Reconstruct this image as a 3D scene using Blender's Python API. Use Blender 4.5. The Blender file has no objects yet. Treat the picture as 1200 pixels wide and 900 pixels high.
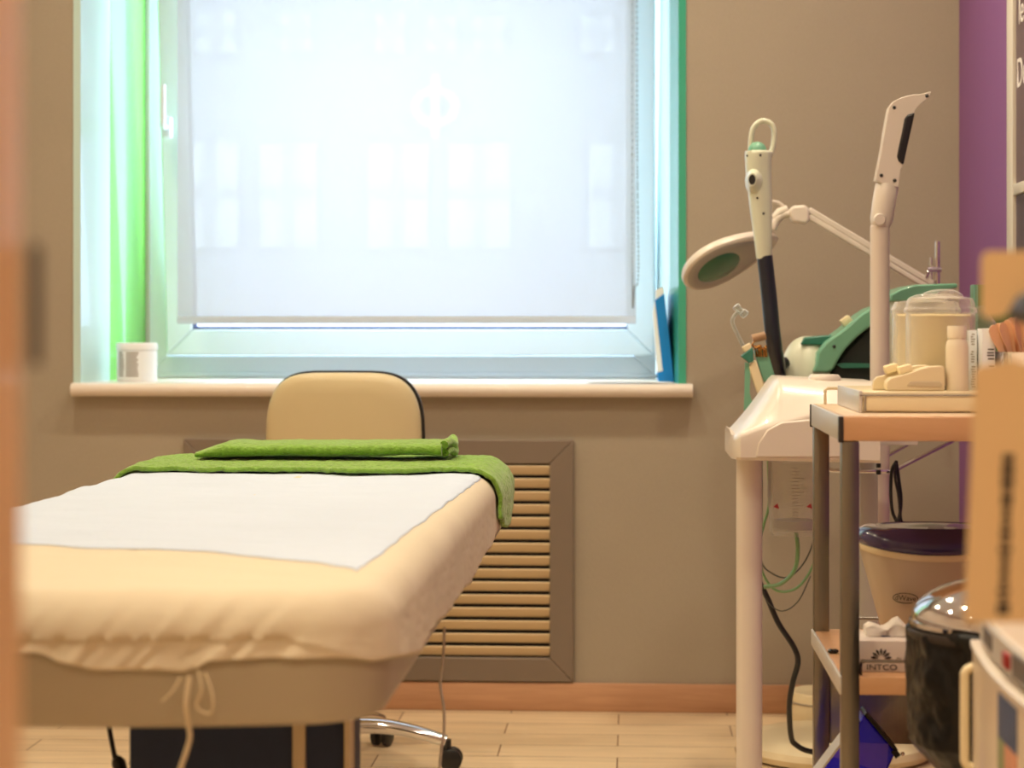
import bpy, bmesh, math, random
from mathutils import Vector, Matrix, noise

random.seed(7)
C = bpy.context.scene.collection
SC = bpy.context.scene
PI = math.pi
F = 2400.0                      # focal length in pixels of the 1200x900 frame
TH = math.atan(140 / F)         # camera is turned a little to the left of the room's axis
CAMZ = 1.0
RX, RY = math.cos(TH), math.sin(TH)


def P(px, py, Y):
    """world point at distance Y from the camera wall that the pixel looks at"""
    u = (px - 600) / F
    v = (385 - py) / F
    dx = -RY + u * RX
    dy = RX + u * RY
    s = Y / dy
    return Vector((s * dx, Y, CAMZ + s * v))


def PX(px, Y): return P(px, 385, Y).x
def PZ(py, Y, px=700): return P(px, py, Y).z


# ------------------------------------------------------------------ materials
def lin(c):
    return tuple(((x / 255) / 12.92 if x / 255 <= .04045 else ((x / 255 + .055) / 1.055) ** 2.4) for x in c) + (1,)


class N:
    def __init__(s, name):
        s.m = bpy.data.materials.new(name); s.m.use_nodes = True
        s.t = s.m.node_tree; s.b = s.t.nodes['Principled BSDF']; s.out = s.t.nodes['Material Output']
    def n(s, typ, **kw):
        x = s.t.nodes.new(typ)
        for k, v in kw.items():
            if k.startswith('i_'):
                x.inputs[k[2:].replace('_', ' ')].default_value = v
            else: setattr(x, k, v)
        return x
    def l(s, a, b): s.t.links.new(a, b)


def mat(name, col, rough=.5, metal=0, var=0, vscale=8, bump=0, bscale=200, stretch=None, coat=0, sheen=0, spec=None, trans=0, ior=1.45):
    k = N(name); b = k.b
    c = lin(col)
    b.inputs['Base Color'].default_value = c
    b.inputs['Roughness'].default_value = rough
    b.inputs['Metallic'].default_value = metal
    if coat: b.inputs['Coat Weight'].default_value = coat
    if sheen:
        b.inputs['Sheen Weight'].default_value = sheen
    if spec is not None: b.inputs['Specular IOR Level'].default_value = spec
    if trans: b.inputs['Transmission Weight'].default_value = trans; b.inputs['IOR'].default_value = ior
    tc = k.n('ShaderNodeTexCoord')
    mp = k.n('ShaderNodeMapping'); k.l(tc.outputs['Object'], mp.inputs[0])
    if stretch: mp.inputs['Scale'].default_value = stretch
    if var:
        nz = k.n('ShaderNodeTexNoise', i_Scale=vscale, i_Detail=6.0, i_Roughness=.6); k.l(mp.outputs[0], nz.inputs['Vector'])
        r = k.n('ShaderNodeMapRange'); k.l(nz.outputs[0], r.inputs[0])
        r.inputs[1].default_value = .25; r.inputs[2].default_value = .75; r.inputs[3].default_value = 1 - var; r.inputs[4].default_value = 1 + var
        h = k.n('ShaderNodeHueSaturation'); h.inputs['Color'].default_value = c; k.l(r.outputs[0], h.inputs['Value'])
        k.l(h.outputs[0], b.inputs['Base Color'])
    if bump:
        nb = k.n('ShaderNodeTexNoise', i_Scale=bscale, i_Detail=4.0); k.l(mp.outputs[0], nb.inputs['Vector'])
        bp = k.n('ShaderNodeBump'); bp.inputs['Strength'].default_value = bump; bp.inputs['Distance'].default_value = .004
        k.l(nb.outputs[0], bp.inputs['Height']); k.l(bp.outputs[0], b.inputs['Normal'])
    return k.m


def clear(name, col=(255, 255, 255), a=.35, rough=.05, gl=.12):
    """thin clear plastic or glass: mostly see-through, with a sheen and a little body"""
    k = N(name)
    tr = k.n('ShaderNodeBsdfTransparent'); tr.inputs[0].default_value = lin(col)
    mx = k.n('ShaderNodeMixShader'); mx.inputs[0].default_value = a
    k.b.inputs['Base Color'].default_value = lin(col); k.b.inputs['Roughness'].default_value = rough
    lw = k.n('ShaderNodeLayerWeight'); lw.inputs[0].default_value = gl
    add = k.n('ShaderNodeMath', operation='ADD', use_clamp=True); add.inputs[1].default_value = a
    k.l(lw.outputs['Facing'], add.inputs[0])
    mul = k.n('ShaderNodeMath', operation='MULTIPLY'); mul.inputs[1].default_value = .8
    k.l(add.outputs[0], mul.inputs[0]); k.l(mul.outputs[0], mx.inputs[0])
    k.l(tr.outputs[0], mx.inputs[1]); k.l(k.b.outputs[0], mx.inputs[2]); k.l(mx.outputs[0], k.out.inputs[0])
    return k.m


def wood(name, c1, c2, rough=.4, scale=(1, 14, 14), coat=.1):
    k = N(name)
    tc = k.n('ShaderNodeTexCoord'); mp = k.n('ShaderNodeMapping'); mp.inputs['Scale'].default_value = scale
    k.l(tc.outputs['Object'], mp.inputs[0])
    nz = k.n('ShaderNodeTexNoise', i_Scale=4.0, i_Detail=8.0, i_Roughness=.65, i_Distortion=.6); k.l(mp.outputs[0], nz.inputs['Vector'])
    cr = k.n('ShaderNodeValToRGB'); cr.color_ramp.elements[0].position = .3; cr.color_ramp.elements[1].position = .7
    cr.color_ramp.elements[0].color = lin(c1); cr.color_ramp.elements[1].color = lin(c2)
    k.l(nz.outputs[0], cr.inputs[0]); k.l(cr.outputs[0], k.b.inputs['Base Color'])
    k.b.inputs['Roughness'].default_value = rough; k.b.inputs['Coat Weight'].default_value = coat
    return k.m


def floor_mat():
    k = N('floor_planks')
    tc = k.n('ShaderNodeTexCoord'); br = k.n('ShaderNodeTexBrick')
    br.offset = .5; br.offset_frequency = 2
    br.inputs['Scale'].default_value = 1; br.inputs['Brick Width'].default_value = .56; br.inputs['Row Height'].default_value = .134
    br.inputs['Mortar Size'].default_value = .0017; br.inputs['Mortar Smooth'].default_value = .1
    br.inputs['Color1'].default_value = lin((226, 202, 166)); br.inputs['Color2'].default_value = lin((214, 188, 152)); br.inputs['Mortar'].default_value = lin((120, 86, 58))
    mp0 = k.n('ShaderNodeMapping'); mp0.inputs['Location'].default_value = (.033, .045, 0)
    k.l(tc.outputs['Object'], mp0.inputs[0]); k.l(mp0.outputs[0], br.inputs['Vector'])
    mp = k.n('ShaderNodeMapping'); mp.inputs['Scale'].default_value = (1.2, 16, 1); k.l(tc.outputs['Object'], mp.inputs[0])
    nz = k.n('ShaderNodeTexNoise', i_Scale=3.0, i_Detail=8.0, i_Roughness=.6, i_Distortion=.5); k.l(mp.outputs[0], nz.inputs['Vector'])
    r = k.n('ShaderNodeMapRange'); k.l(nz.outputs[0], r.inputs[0]); r.inputs[1].default_value = .3; r.inputs[2].default_value = .7; r.inputs[3].default_value = .84; r.inputs[4].default_value = 1.1
    h = k.n('ShaderNodeHueSaturation'); k.l(br.outputs['Color'], h.inputs['Color']); k.l(r.outputs[0], h.inputs['Value'])
    k.l(h.outputs[0], k.b.inputs['Base Color']); k.b.inputs['Roughness'].default_value = .38
    return k.m


def wallpaper(name, col, var=.05, bump=.25):
    k = N(name)
    tc = k.n('ShaderNodeTexCoord')
    nz = k.n('ShaderNodeTexNoise', i_Scale=3.0, i_Detail=5.0); k.l(tc.outputs['Object'], nz.inputs['Vector'])
    mp = k.n('ShaderNodeMapping'); mp.inputs['Scale'].default_value = (1, 1, .25); k.l(tc.outputs['Object'], mp.inputs[0])
    fine = k.n('ShaderNodeTexNoise', i_Scale=420.0, i_Detail=3.0); k.l(mp.outputs[0], fine.inputs['Vector'])
    mixv = k.n('ShaderNodeMath', operation='ADD'); k.l(nz.outputs[0], mixv.inputs[0]); k.l(fine.outputs[0], mixv.inputs[1])
    r = k.n('ShaderNodeMapRange'); k.l(mixv.outputs[0], r.inputs[0]); r.inputs[1].default_value = .6; r.inputs[2].default_value = 1.4
    r.inputs[3].default_value = 1 - var; r.inputs[4].default_value = 1 + var
    h = k.n('ShaderNodeHueSaturation'); h.inputs['Color'].default_value = lin(col); k.l(r.outputs[0], h.inputs['Value'])
    k.l(h.outputs[0], k.b.inputs['Base Color']); k.b.inputs['Roughness'].default_value = .6
    k.b.inputs['Specular IOR Level'].default_value = .3
    bp = k.n('ShaderNodeBump'); bp.inputs['Strength'].default_value = bump; bp.inputs['Distance'].default_value = .002
    k.l(fine.outputs[0], bp.inputs['Height']); k.l(bp.outputs[0], k.b.inputs['Normal'])
    return k.m


def blind_mat():
    k = N('blind_fabric')
    tr = k.n('ShaderNodeBsdfTransparent'); tr.inputs[0].default_value = (1, 1, 1, 1)
    tl = k.n('ShaderNodeBsdfTranslucent'); tl.inputs[0].default_value = (.234, .244, .256, 1)
    df = k.n('ShaderNodeBsdfDiffuse'); df.inputs[0].default_value = (.85, .86, .87, 1)
    m1 = k.n('ShaderNodeMixShader'); m1.inputs[0].default_value = .62; k.l(df.outputs[0], m1.inputs[1]); k.l(tl.outputs[0], m1.inputs[2])
    m2 = k.n('ShaderNodeMixShader'); m2.inputs[0].default_value = .93; k.l(tr.outputs[0], m2.inputs[1]); k.l(m1.outputs[0], m2.inputs[2])
    k.l(m2.outputs[0], k.out.inputs[0])
    return k.m


def cloth_mat(name, col, transl=.25, bump=.1, bscale=300, var=.03):
    k = N(name)
    m = mat(name + '_a', col, .85, var=var, vscale=5, bump=bump, bscale=bscale, spec=.15)
    k2 = N.__new__(N); k2.m = m; k2.t = m.node_tree; k2.b = m.node_tree.nodes['Principled BSDF']; k2.out = m.node_tree.nodes['Material Output']
    bpy.data.materials.remove(k.m)
    tl = k2.n('ShaderNodeBsdfTranslucent'); tl.inputs[0].default_value = lin(col)
    mx = k2.n('ShaderNodeMixShader'); mx.inputs[0].default_value = transl
    k2.l(k2.b.outputs[0], mx.inputs[1]); k2.l(tl.outputs[0], mx.inputs[2]); k2.l(mx.outputs[0], k2.out.inputs[0])
    m.name = name
    return m


MT = {}
def mk():
    M = MT
    M['wall'] = wallpaper('taupe_wallpaper', (168, 157, 139))
    M['purple'] = wallpaper('purple_paint', (138, 90, 146), .03, .1)
    M['plain'] = wallpaper('plain_paint', (214, 196, 172), .02, .1)
    M['ceil'] = mat('ceiling_paint', (236, 230, 220), .9)
    M['floor'] = floor_mat()
    M['skirt'] = wood('baseboard_wood', (186, 140, 106), (204, 158, 122), .45, (1.2, 10, 18))
    M['sill'] = mat('sill_plastic', (232, 222, 210), .35, coat=.2)
    M['green_paint'] = mat('green_gloss_paint', (120, 205, 88), .25, coat=.6)
    M['pale_aqua'] = mat('pale_aqua_tone', (196, 226, 222), .3, coat=.4)
    M['teal_paint'] = mat('teal_paint', (60, 170, 140), .3, coat=.4)
    M['pvc'] = mat('white_pvc', (228, 242, 250), .25, coat=.3)
    M['gasket'] = mat('dark_gasket', (40, 52, 96), .6)
    M['pane'] = clear('window_glass', a=.03, rough=.02, gl=.05)
    M['blind'] = blind_mat()
    M['bar'] = mat('blind_bar', (196, 208, 222), .4)
    M['chain'] = mat('grey_chain', (138, 146, 152), .4)
    M['grille_frame'] = mat('taupe_frame', (128, 114, 100), .45, var=.02)
    M['slat'] = mat('cream_slat', (222, 200, 160), .45)
    M['dark'] = mat('gap_shade', (28, 24, 22), .9)
    M['vinyl'] = mat('cream_vinyl', (205, 190, 150), .38, bump=.05, bscale=500, var=.02, coat=.15)
    M['bedvinyl'] = mat('beige_vinyl', (176, 168, 148), .45, bump=.05, bscale=500, var=.02)
    M['black'] = mat('black_plastic', (22, 22, 24), .4)
    M['navy'] = mat('navy_panel', (24, 42, 78), .6, var=.1, vscale=60)
    M['trim'] = mat('cream_trim', (205, 190, 160), .4)
    M['sheet'] = cloth_mat('cream_fitted_sheet', (226, 215, 190), .15, .16, 70)
    M['white_sheet'] = cloth_mat('white_disposable_sheet', (208, 221, 238), .12, .3, 60)
    M['towel'] = mat('green_terry', (128, 170, 68), .95, var=.3, vscale=110, bump=1, bscale=170, sheen=.4, spec=.1)
    M['string'] = mat('cream_string', (214, 200, 168), .8)
    M['chrome'] = mat('chrome', (225, 225, 228), .08, 1)
    M['steel'] = mat('brushed_steel', (142, 140, 132), .3, 1, var=.05, vscale=20, stretch=(20, 20, 1))
    M['steel_light'] = mat('steel_band', (212, 208, 202), .4, .35)
    M['white'] = mat('white_plastic', (226, 216, 203), .32, coat=.25)
    M['white2'] = mat('off_white_plastic', (228, 222, 206), .35, coat=.2)
    M['cream'] = mat('cream_plastic', (234, 218, 180), .35, coat=.25)
    M['greenp'] = mat('sea_green_plastic', (112, 170, 142), .38, coat=.2)
    M['greend'] = mat('deep_green_plastic', (44, 116, 98), .35, coat=.3)
    M['dome'] = mat('pale_dome', (214, 218, 196), .3, coat=.4)
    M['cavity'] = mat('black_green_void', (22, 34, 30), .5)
    M['navyt'] = mat('navy_tube', (22, 28, 44), .35, coat=.2)
    M['brass'] = mat('brass', (190, 140, 80), .25, 1)
    M['tan'] = wood('tan_wood', (150, 116, 80), (176, 140, 102), .5, (6, 6, 6))
    M['lens'] = mat('green_lens', (64, 122, 92), .08, coat=.8)
    M['lampgrey'] = mat('lamp_underside', (178, 172, 164), .4)
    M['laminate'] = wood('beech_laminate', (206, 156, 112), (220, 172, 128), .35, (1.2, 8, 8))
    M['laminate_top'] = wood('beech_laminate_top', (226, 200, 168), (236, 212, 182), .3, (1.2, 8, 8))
    M['clear'] = clear('clear_plastic', (248, 247, 244), .10, .06, .18)
    M['glass'] = clear('clear_glass', (235, 240, 240), .12, .03, .4)
    M['cotton'] = mat('cream_cotton', (246, 230, 186), .9, bump=.3, bscale=60)
    M['bottle'] = mat('white_bottle', (240, 228, 202), .35)
    M['spatula'] = wood('spatula_wood', (230, 178, 134), (242, 196, 152), .5, (8, 8, 2))
    M['plum'] = mat('plum_lid', (58, 46, 96), .22, coat=.6)
    M['tub'] = mat('tub_plastic', (205, 190, 166), .4)
    M['carton'] = mat('white_carton', (226, 214, 204), .55)
    M['blueink'] = mat('blue_ink', (56, 72, 120), .6)
    M['ink'] = mat('dark_ink', (58, 54, 54), .6)
    M['greyink'] = mat('grey_ink', (150, 140, 128), .6)
    M['tissue'] = mat('white_tissue', (232, 224, 212), .9, bump=.2, bscale=80)
    M['bag'] = mat('black_bag', (7, 9, 12), .32, bump=.5, bscale=40, spec=.4)
    M['blue'] = mat('blue_acrylic', (24, 12, 255), .3, coat=.4)
    M['blue2'] = mat('light_blue_acrylic', (90, 66, 255), .3, coat=.4)
    M['binder'] = mat('blue_binder', (0, 132, 215), .4)
    M['paper'] = mat('white_paper', (240, 244, 246), .8)
    M['appl'] = mat('appliance_white', (222, 206, 184), .35, coat=.2)
    M['panelgrey'] = mat('panel_grey', (96, 90, 88), .4)
    M['red'] = mat('red_switch', (150, 20, 30), .4)
    M['card'] = mat('tag_card', (224, 198, 156), .7)
    M['doorwood'] = wood('door_wood', (238, 200, 152), (244, 210, 164), .45, (14, 14, 1))
    M['hand'] = mat('dark_metal_handle', (50, 42, 38), .5)
    M['frame_white'] = mat('poster_frame', (224, 218, 206), .4)
    M['photo'] = mat('poster_print', (98, 78, 84), .4, var=.35, vscale=3)
    M['photo2'] = mat('poster_print_dark', (74, 60, 74), .4, var=.35, vscale=4)
    M['textw'] = mat('white_lettering', (236, 230, 226), .6)
    M['greenbox'] = mat('green_carton', (70, 110, 52), .5)
    M['hose'] = mat('green_hose', (122, 168, 112), .35, coat=.3)
    M['wire'] = mat('grey_wire', (80, 84, 74), .5)
    M['cordg'] = mat('pale_cord', (190, 178, 164), .6)
    M['lilac'] = mat('lilac_pole', (220, 206, 192), .35, coat=.2)
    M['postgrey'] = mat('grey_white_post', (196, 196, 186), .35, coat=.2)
    M['facade'] = mat('street_facade', (150, 158, 172), .8, var=.05, vscale=2)
    M['facwin'] = mat('street_window', (180, 188, 200), .3)
    M['glazing'] = mat('glazing_bar', (150, 158, 172), .6)
    M['sign'] = mat('street_sign', (224, 220, 200), .5)
    M['pinkph'] = mat('sticker_pink', (214, 150, 120), .5, var=.2, vscale=30)
    M['blueph'] = mat('sticker_blue', (60, 80, 120), .5, var=.2, vscale=20)
    M['greenph'] = mat('sticker_green', (140, 150, 110), .5, var=.2, vscale=30)


mk()

# ------------------------------------------------------------------ mesh helpers
def B(): return bmesh.new()


def obj(name, bm, m, parent=None, ang=40, smooth=True, solid=0, sub=0, bev=0):
    bmesh.ops.recalc_face_normals(bm, faces=bm.faces[:])
    me = bpy.data.meshes.new(name); bm.to_mesh(me); bm.free()
    me.materials.append(MT[m] if isinstance(m, str) else m)
    if smooth:
        for p in me.polygons: p.use_smooth = True
        me.set_sharp_from_angle(angle=math.radians(ang))
    o = bpy.data.objects.new(name, me); C.objects.link(o)
    if parent is not None:
        o.parent = parent
        o.matrix_parent_inverse = Matrix.Translation(-parent.location) if parent.parent is None else parent.matrix_parent_inverse.copy() @ Matrix()
        if parent.type == 'MESH': o.matrix_parent_inverse = Matrix()
    if bev:
        md = o.modifiers.new('bev', 'BEVEL'); md.width = bev; md.segments = 3; md.limit_method = 'ANGLE'; md.angle_limit = math.radians(35)
    if solid:
        md = o.modifiers.new('sol', 'SOLIDIFY'); md.thickness = solid; md.offset = 1
    if sub:
        md = o.modifiers.new('sub', 'SUBSURF'); md.levels = sub; md.render_levels = sub
    return o


def thing(name, label, cat, loc, group=None):
    o = bpy.data.objects.new(name, None); C.objects.link(o); o.location = loc; o.empty_display_size = .05
    return tag(o, label, cat, group)


def tag(o, label, cat, group=None):
    o['label'] = label; o['category'] = cat
    if group: o['group'] = group
    return o


def struct(name, bm, m, parent=None, **k):
    o = obj(name, bm, m, parent, **k)
    if parent is None: o['kind'] = 'structure'
    return o


def box(bm, x0, x1, y0, y1, z0, z1, bev=0, seg=2, M=None):
    r = bmesh.ops.create_cube(bm, size=1)
    vs = r['verts']
    for v in vs:
        v.co = Vector(((x0 + x1) / 2 + v.co.x * (x1 - x0), (y0 + y1) / 2 + v.co.y * (y1 - y0), (z0 + z1) / 2 + v.co.z * (z1 - z0)))
    if bev:
        es = list({e for v in vs for e in v.link_edges})
        rr = bmesh.ops.bevel(bm, geom=es, offset=bev, segments=seg, profile=.5, affect='EDGES')
        vs = list({v for f in rr['faces'] for v in f.verts} | {v for v in vs if v.is_valid})
    if M is not None:
        bmesh.ops.transform(bm, matrix=M, verts=vs)
    return vs


def loft(bm, rings, cap=True, closed=True):
    R = [[bm.verts.new(p) for p in r] for r in rings]
    n = len(R[0])
    for a, b in zip(R, R[1:]):
        for i in range(n if closed else n - 1):
            j = (i + 1) % n
            bm.faces.new((a[i], a[j], b[j], b[i]))
    if cap and closed:
        bm.faces.new(R[0][::-1]); bm.faces.new(R[-1])
    return R


def frames(pts):
    T = []
    for i in range(len(pts)):
        a = pts[max(0, i - 1)]; b = pts[min(len(pts) - 1, i + 1)]
        T.append((b - a).normalized())
    up = Vector((0, 1, 0)) if abs(T[0].y) < .9 else Vector((1, 0, 0))
    u = (up - T[0] * up.dot(T[0])).normalized()
    out = []
    for t in T:
        u = (u - t * u.dot(t)).normalized()
        out.append((u, t.cross(u)))
    return out


def tube(bm, pts, r, n=12, flat=1.0, cap=True):
    pts = [Vector(p) for p in pts]
    fr = frames(pts)
    rings = []
    for i, p in enumerate(pts):
        rr = r[i] if isinstance(r, (list, tuple)) else r
        u, w = fr[i]
        rings.append([p + u * math.cos(2 * PI * k / n) * rr * flat + w * math.sin(2 * PI * k / n) * rr for k in range(n)])
    loft(bm, rings, cap)


def cr(pts, n=8):
    """Catmull-Rom smoothing"""
    pts = [Vector(p) for p in pts]
    q = [pts[0] * 2 - pts[1]] + pts + [pts[-1] * 2 - pts[-2]]
    out = []
    for i in range(1, len(q) - 2):
        for k in range(n):
            t = k / n
            a, b, c, d = q[i - 1], q[i], q[i + 1], q[i + 2]
            out.append(.5 * ((2 * b) + (c - a) * t + (2 * a - 5 * b + 4 * c - d) * t * t + (3 * b - a - 3 * c + d) * t ** 3))
    out.append(pts[-1])
    return out


def lathe(bm, prof, c, n=40, M=None, sx=1, sy=1):
    c = Vector(c)
    rings = []
    for r, z in prof:
        ring = []
        for k in range(n):
            a = 2 * PI * k / n
            v = Vector((r * math.cos(a) * sx, r * math.sin(a) * sy, z))
            if M is not None: v = M @ v
            ring.append(c + v)
        rings.append(ring)
    loft(bm, rings)


def cyl(bm, a, b, r0, r1=None, n=24):
    a = Vector(a); b = Vector(b)
    tube(bm, [a, b], [r0, r0 if r1 is None else r1], n)


def ball(bm, c, r, n=16, sx=1, sy=1, sz=1):
    prof = [(max(1e-4, r * math.sin(PI * k / n)), -r * sz * math.cos(PI * k / n)) for k in range(n + 1)]
    lathe(bm, prof, c, 2 * n, None, sx, sy)


def prism(bm, pts, vec):
    """polygon of world points pushed along vec"""
    vec = Vector(vec)
    a = [bm.verts.new(Vector(p)) for p in pts]
    b = [bm.verts.new(Vector(p) + vec) for p in pts]
    n = len(a)
    bm.faces.new(a[::-1]); bm.faces.new(b)
    for i in range(n):
        j = (i + 1) % n
        bm.faces.new((a[i], a[j], b[j], b[i]))


def pprism(bm, pix, Y, d, smoothn=0):
    """outline given as seen, standing at depth Y and going back by d"""
    pts = [P(x, y, Y) for x, y in pix]
    if smoothn:
        q = pts
        out = []
        n = len(q)
        for i in range(n):
            a, b, c, e = q[i - 1], q[i], q[(i + 1) % n], q[(i + 2) % n]
            for k in range(smoothn):
                t = k / smoothn
                out.append(.5 * ((2 * b) + (c - a) * t + (2 * a - 5 * b + 4 * c - e) * t * t + (3 * b - a - 3 * c + e) * t ** 3))
        pts = out
    prism(bm, pts, (0, d, 0))


def text_bm(s, size, M, depth=.0006):
    cu = bpy.data.curves.new('t', 'FONT'); cu.body = s; cu.size = size; cu.extrude = depth; cu.align_x = 'CENTER'; cu.align_y = 'CENTER'
    o = bpy.data.objects.new('t', cu); C.objects.link(o)
    dg = bpy.context.evaluated_depsgraph_get()
    me = bpy.data.meshes.new_from_object(o.evaluated_get(dg))
    bm = B(); bm.from_mesh(me); bmesh.ops.transform(bm, matrix=M, verts=bm.verts[:])
    bpy.data.objects.remove(o); bpy.data.curves.remove(cu); bpy.data.meshes.remove(me)
    return bm


FRONT = Matrix.Rotation(PI / 2, 4, 'X')                        # text standing upright, read from the camera
def at(v, R=FRONT): return Matrix.Translation(Vector(v)) @ R


# ================================================================= THE ROOM
WY = 5.36
XL, XR = -2.05, PX(1124, WY)
ZC = 2.75
FY = .62                                                       # wall with the doorway
oX0, oX1 = PX(95, WY), PX(795, WY)
SILLZ = PZ(450, 5.31)
iY = 5.92
iX0, iX1 = PX(171, iY), PX(769, iY)
WTOP = 2.32

bm = B(); box(bm, XL - .1, XR + .1, -1.6, WY + .1, -.1, 0); struct('floor', bm, 'floor')
bm = B(); box(bm, XL - .1, XR + .1, -1.6, WY + .6, ZC, ZC + .1); struct('ceiling', bm, 'ceil')
bm = B()
box(bm, XL, oX0, WY, WY + .58, 0, ZC); box(bm, oX1, XR, WY, WY + .58, 0, ZC)
box(bm, oX0, oX1, WY, WY + .58, 0, SILLZ - .035); box(bm, oX0, oX1, WY, WY + .58, WTOP, ZC)
struct('wall_back', bm, 'wall')
bm = B(); box(bm, XR, XR + .1, -1.6, WY + .58, 0, ZC); struct('wall_right', bm, 'purple')
bm = B(); box(bm, XL - .1, XL, -1.6, WY + .58, 0, ZC); struct('wall_left', bm, 'plain')
bm = B()
JX = PX(30, FY + .14)                                                # left jamb edge
DX = .37                                                       # right jamb edge
box(bm, XL, JX - .09, FY, FY + .12, 0, ZC); box(bm, DX + .09, XR, FY, FY + .12, 0, ZC); box(bm, JX - .09, DX + .09, FY, FY + .12, 2.1, ZC)
struct('wall_front', bm, 'plain')
bm = B(); box(bm, XL, XR, -1.6, -1.5, 0, ZC); struct('wall_rear', bm, 'plain')

# baseboards
zb = PZ(801, WY - .015)
bm = B(); box(bm, XL, XR, WY - .015, WY, 0, zb, .004); struct('baseboard_back', bm, 'skirt')
bm = B(); box(bm, XR - .015, XR, FY + .12, WY - .015, 0, zb, .004); struct('baseboard_right', bm, 'skirt')

# doorway: wooden frame on the left, door leaf standing open on the right
d1 = bpy.data.objects.new('door_1', None); C.objects.link(d1); d1.location = (DX, FY, 0); d1['kind'] = 'structure'
bm = B()
box(bm, JX - .09, JX, FY - .02, FY + .14, 0, 2.05, .006); box(bm, DX, DX + .09, FY - .02, FY + .14, 0, 2.05, .006)
box(bm, JX - .09, DX + .09, FY - .02, FY + .14, 2.05, 2.12, .006)
dfr = obj('door_frame', bm, 'doorwood', d1)
bm = B(); cyl(bm, (JX + .0018, FY + .146, PZ(428, .766)), (JX + .0018, FY + .146, PZ(285, .766)), .0022, n=14); obj('hinge', bm, 'hand', dfr)
LX = .325
bm = B(); box(bm, LX, LX + .04, FY + .15, 1.46, .01, 2.04, .003)
leaf = obj('door_leaf', bm, 'doorwood', d1)
HY = 1.36
hz = PZ(362, HY)
bm = B(); lathe(bm, [(.026, 0), (.026, .006), (.022, .009), (.010, .010), (.010, .05)], (LX, HY + .03, hz), 28, Matrix.Rotation(-PI / 2, 4, 'Y'))
tube(bm, cr([(LX - .05, HY + .03, hz), (LX - .062, HY + .02, hz), (LX - .07, HY - .01, hz), (LX - .072, HY - .08, hz)], 6), [.010] * 19, 14)
obj('door_handle', bm, 'hand', leaf)

# ------------------------------------------------------------------ window
w1 = bpy.data.objects.new('window_1', None); C.objects.link(w1); w1.location = (iX0, iY, SILLZ); w1['kind'] = 'structure'
bm = B()
sX0, sX1 = PX(82, 5.31), PX(812, 5.31)
prof = []
y0, y1, z1, z0 = 5.31, iY + .04, SILLZ, SILLZ - .035
for k in range(9):
    a = PI / 2 + PI * k / 8
    prof.append((y0 + .0175 + .0175 * math.cos(a), (z0 + z1) / 2 + .0175 * math.sin(a)))
front = [(y, z) for y, z in prof]
pts = [(sX0, y, z) for y, z in front] + [(sX0, WY, z0), (sX0, WY, z1)]
prism(bm, pts, (sX1 - sX0, 0, 0))
box(bm, oX0, oX1, WY, y1, z0, z1)
obj('window_sill', bm, 'sill', w1)
# reveals (left: pale aqua zone towards the room, green further in; right: teal then pale aqua)
def reveal(name, xa, ya, xb, yb, m, side):
    b_ = B()
    prism(b_, [(xa, ya, SILLZ), (xb, yb, SILLZ), (xb + side * .02, yb, SILLZ), (xa + side * .02, ya, SILLZ)], (0, 0, WTOP - SILLZ))
    return obj(name, b_, m, w1)
t = .42
mx, my = oX0 + (iX0 - oX0) * t, WY + (iY - WY) * t
reveal('reveal_pale', oX0, WY - .004, mx, my, 'pale_aqua', -1)
reveal('painted_reveal', mx, my, iX0, iY, 'green_paint', -1)
t = .35
mx, my = oX1 + (iX1 - oX1) * t, WY + (iY - WY) * t
reveal('painted_reveal', oX1, WY - .004, mx, my, 'teal_paint', 1)
reveal('reveal_pale', mx, my, iX1, iY, 'pale_aqua', 1)
bm = B(); box(bm, oX0, oX1, WY, iY, WTOP - .01, WTOP); obj('reveal_head', bm, 'pale_aqua', w1)


def frame4(bm, x0, x1, z0, z1, w, ya, yb, M=None, wb=None):
    wb = wb or w
    for a, b, c, d in (((x0, z0), (x1, z0), (x1 - w, z0 + wb), (x0 + w, z0 + wb)), ((x1, z0), (x1, z1), (x1 - w, z1 - w), (x1 - w, z0 + wb)),
                       ((x1, z1), (x0, z1), (x0 + w, z1 - w), (x1 - w, z1 - w)), ((x0, z1), (x0, z0), (x0 + w, z0 + wb), (x0 + w, z1 - w))):
        n0 = len(bm.verts)
        prism(bm, [(p[0], ya, p[1]) for p in (a, b, c, d)], (0, yb - ya, 0))
        if M is not None:
            bm.verts.ensure_lookup_table()
            bmesh.ops.transform(bm, matrix=M, verts=bm.verts[n0:])


bm = B(); frame4(bm, iX0, iX1, SILLZ, WTOP - .01, .065, iY, iY + .07)
box(bm, iX0, iX1, iY - .012, iY + .02, SILLZ, SILLZ + .014)
obj('window_frame', bm, 'pvc', w1, bev=.004)
bm = B(); box(bm, iX0, iX0 + .012, iY - .006, iY + .01, SILLZ, WTOP - .01, .001); obj('shadow_gap_strip', bm, 'postgrey', w1)  # grey strip imitating the shadow gap between frame and reveal
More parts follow.
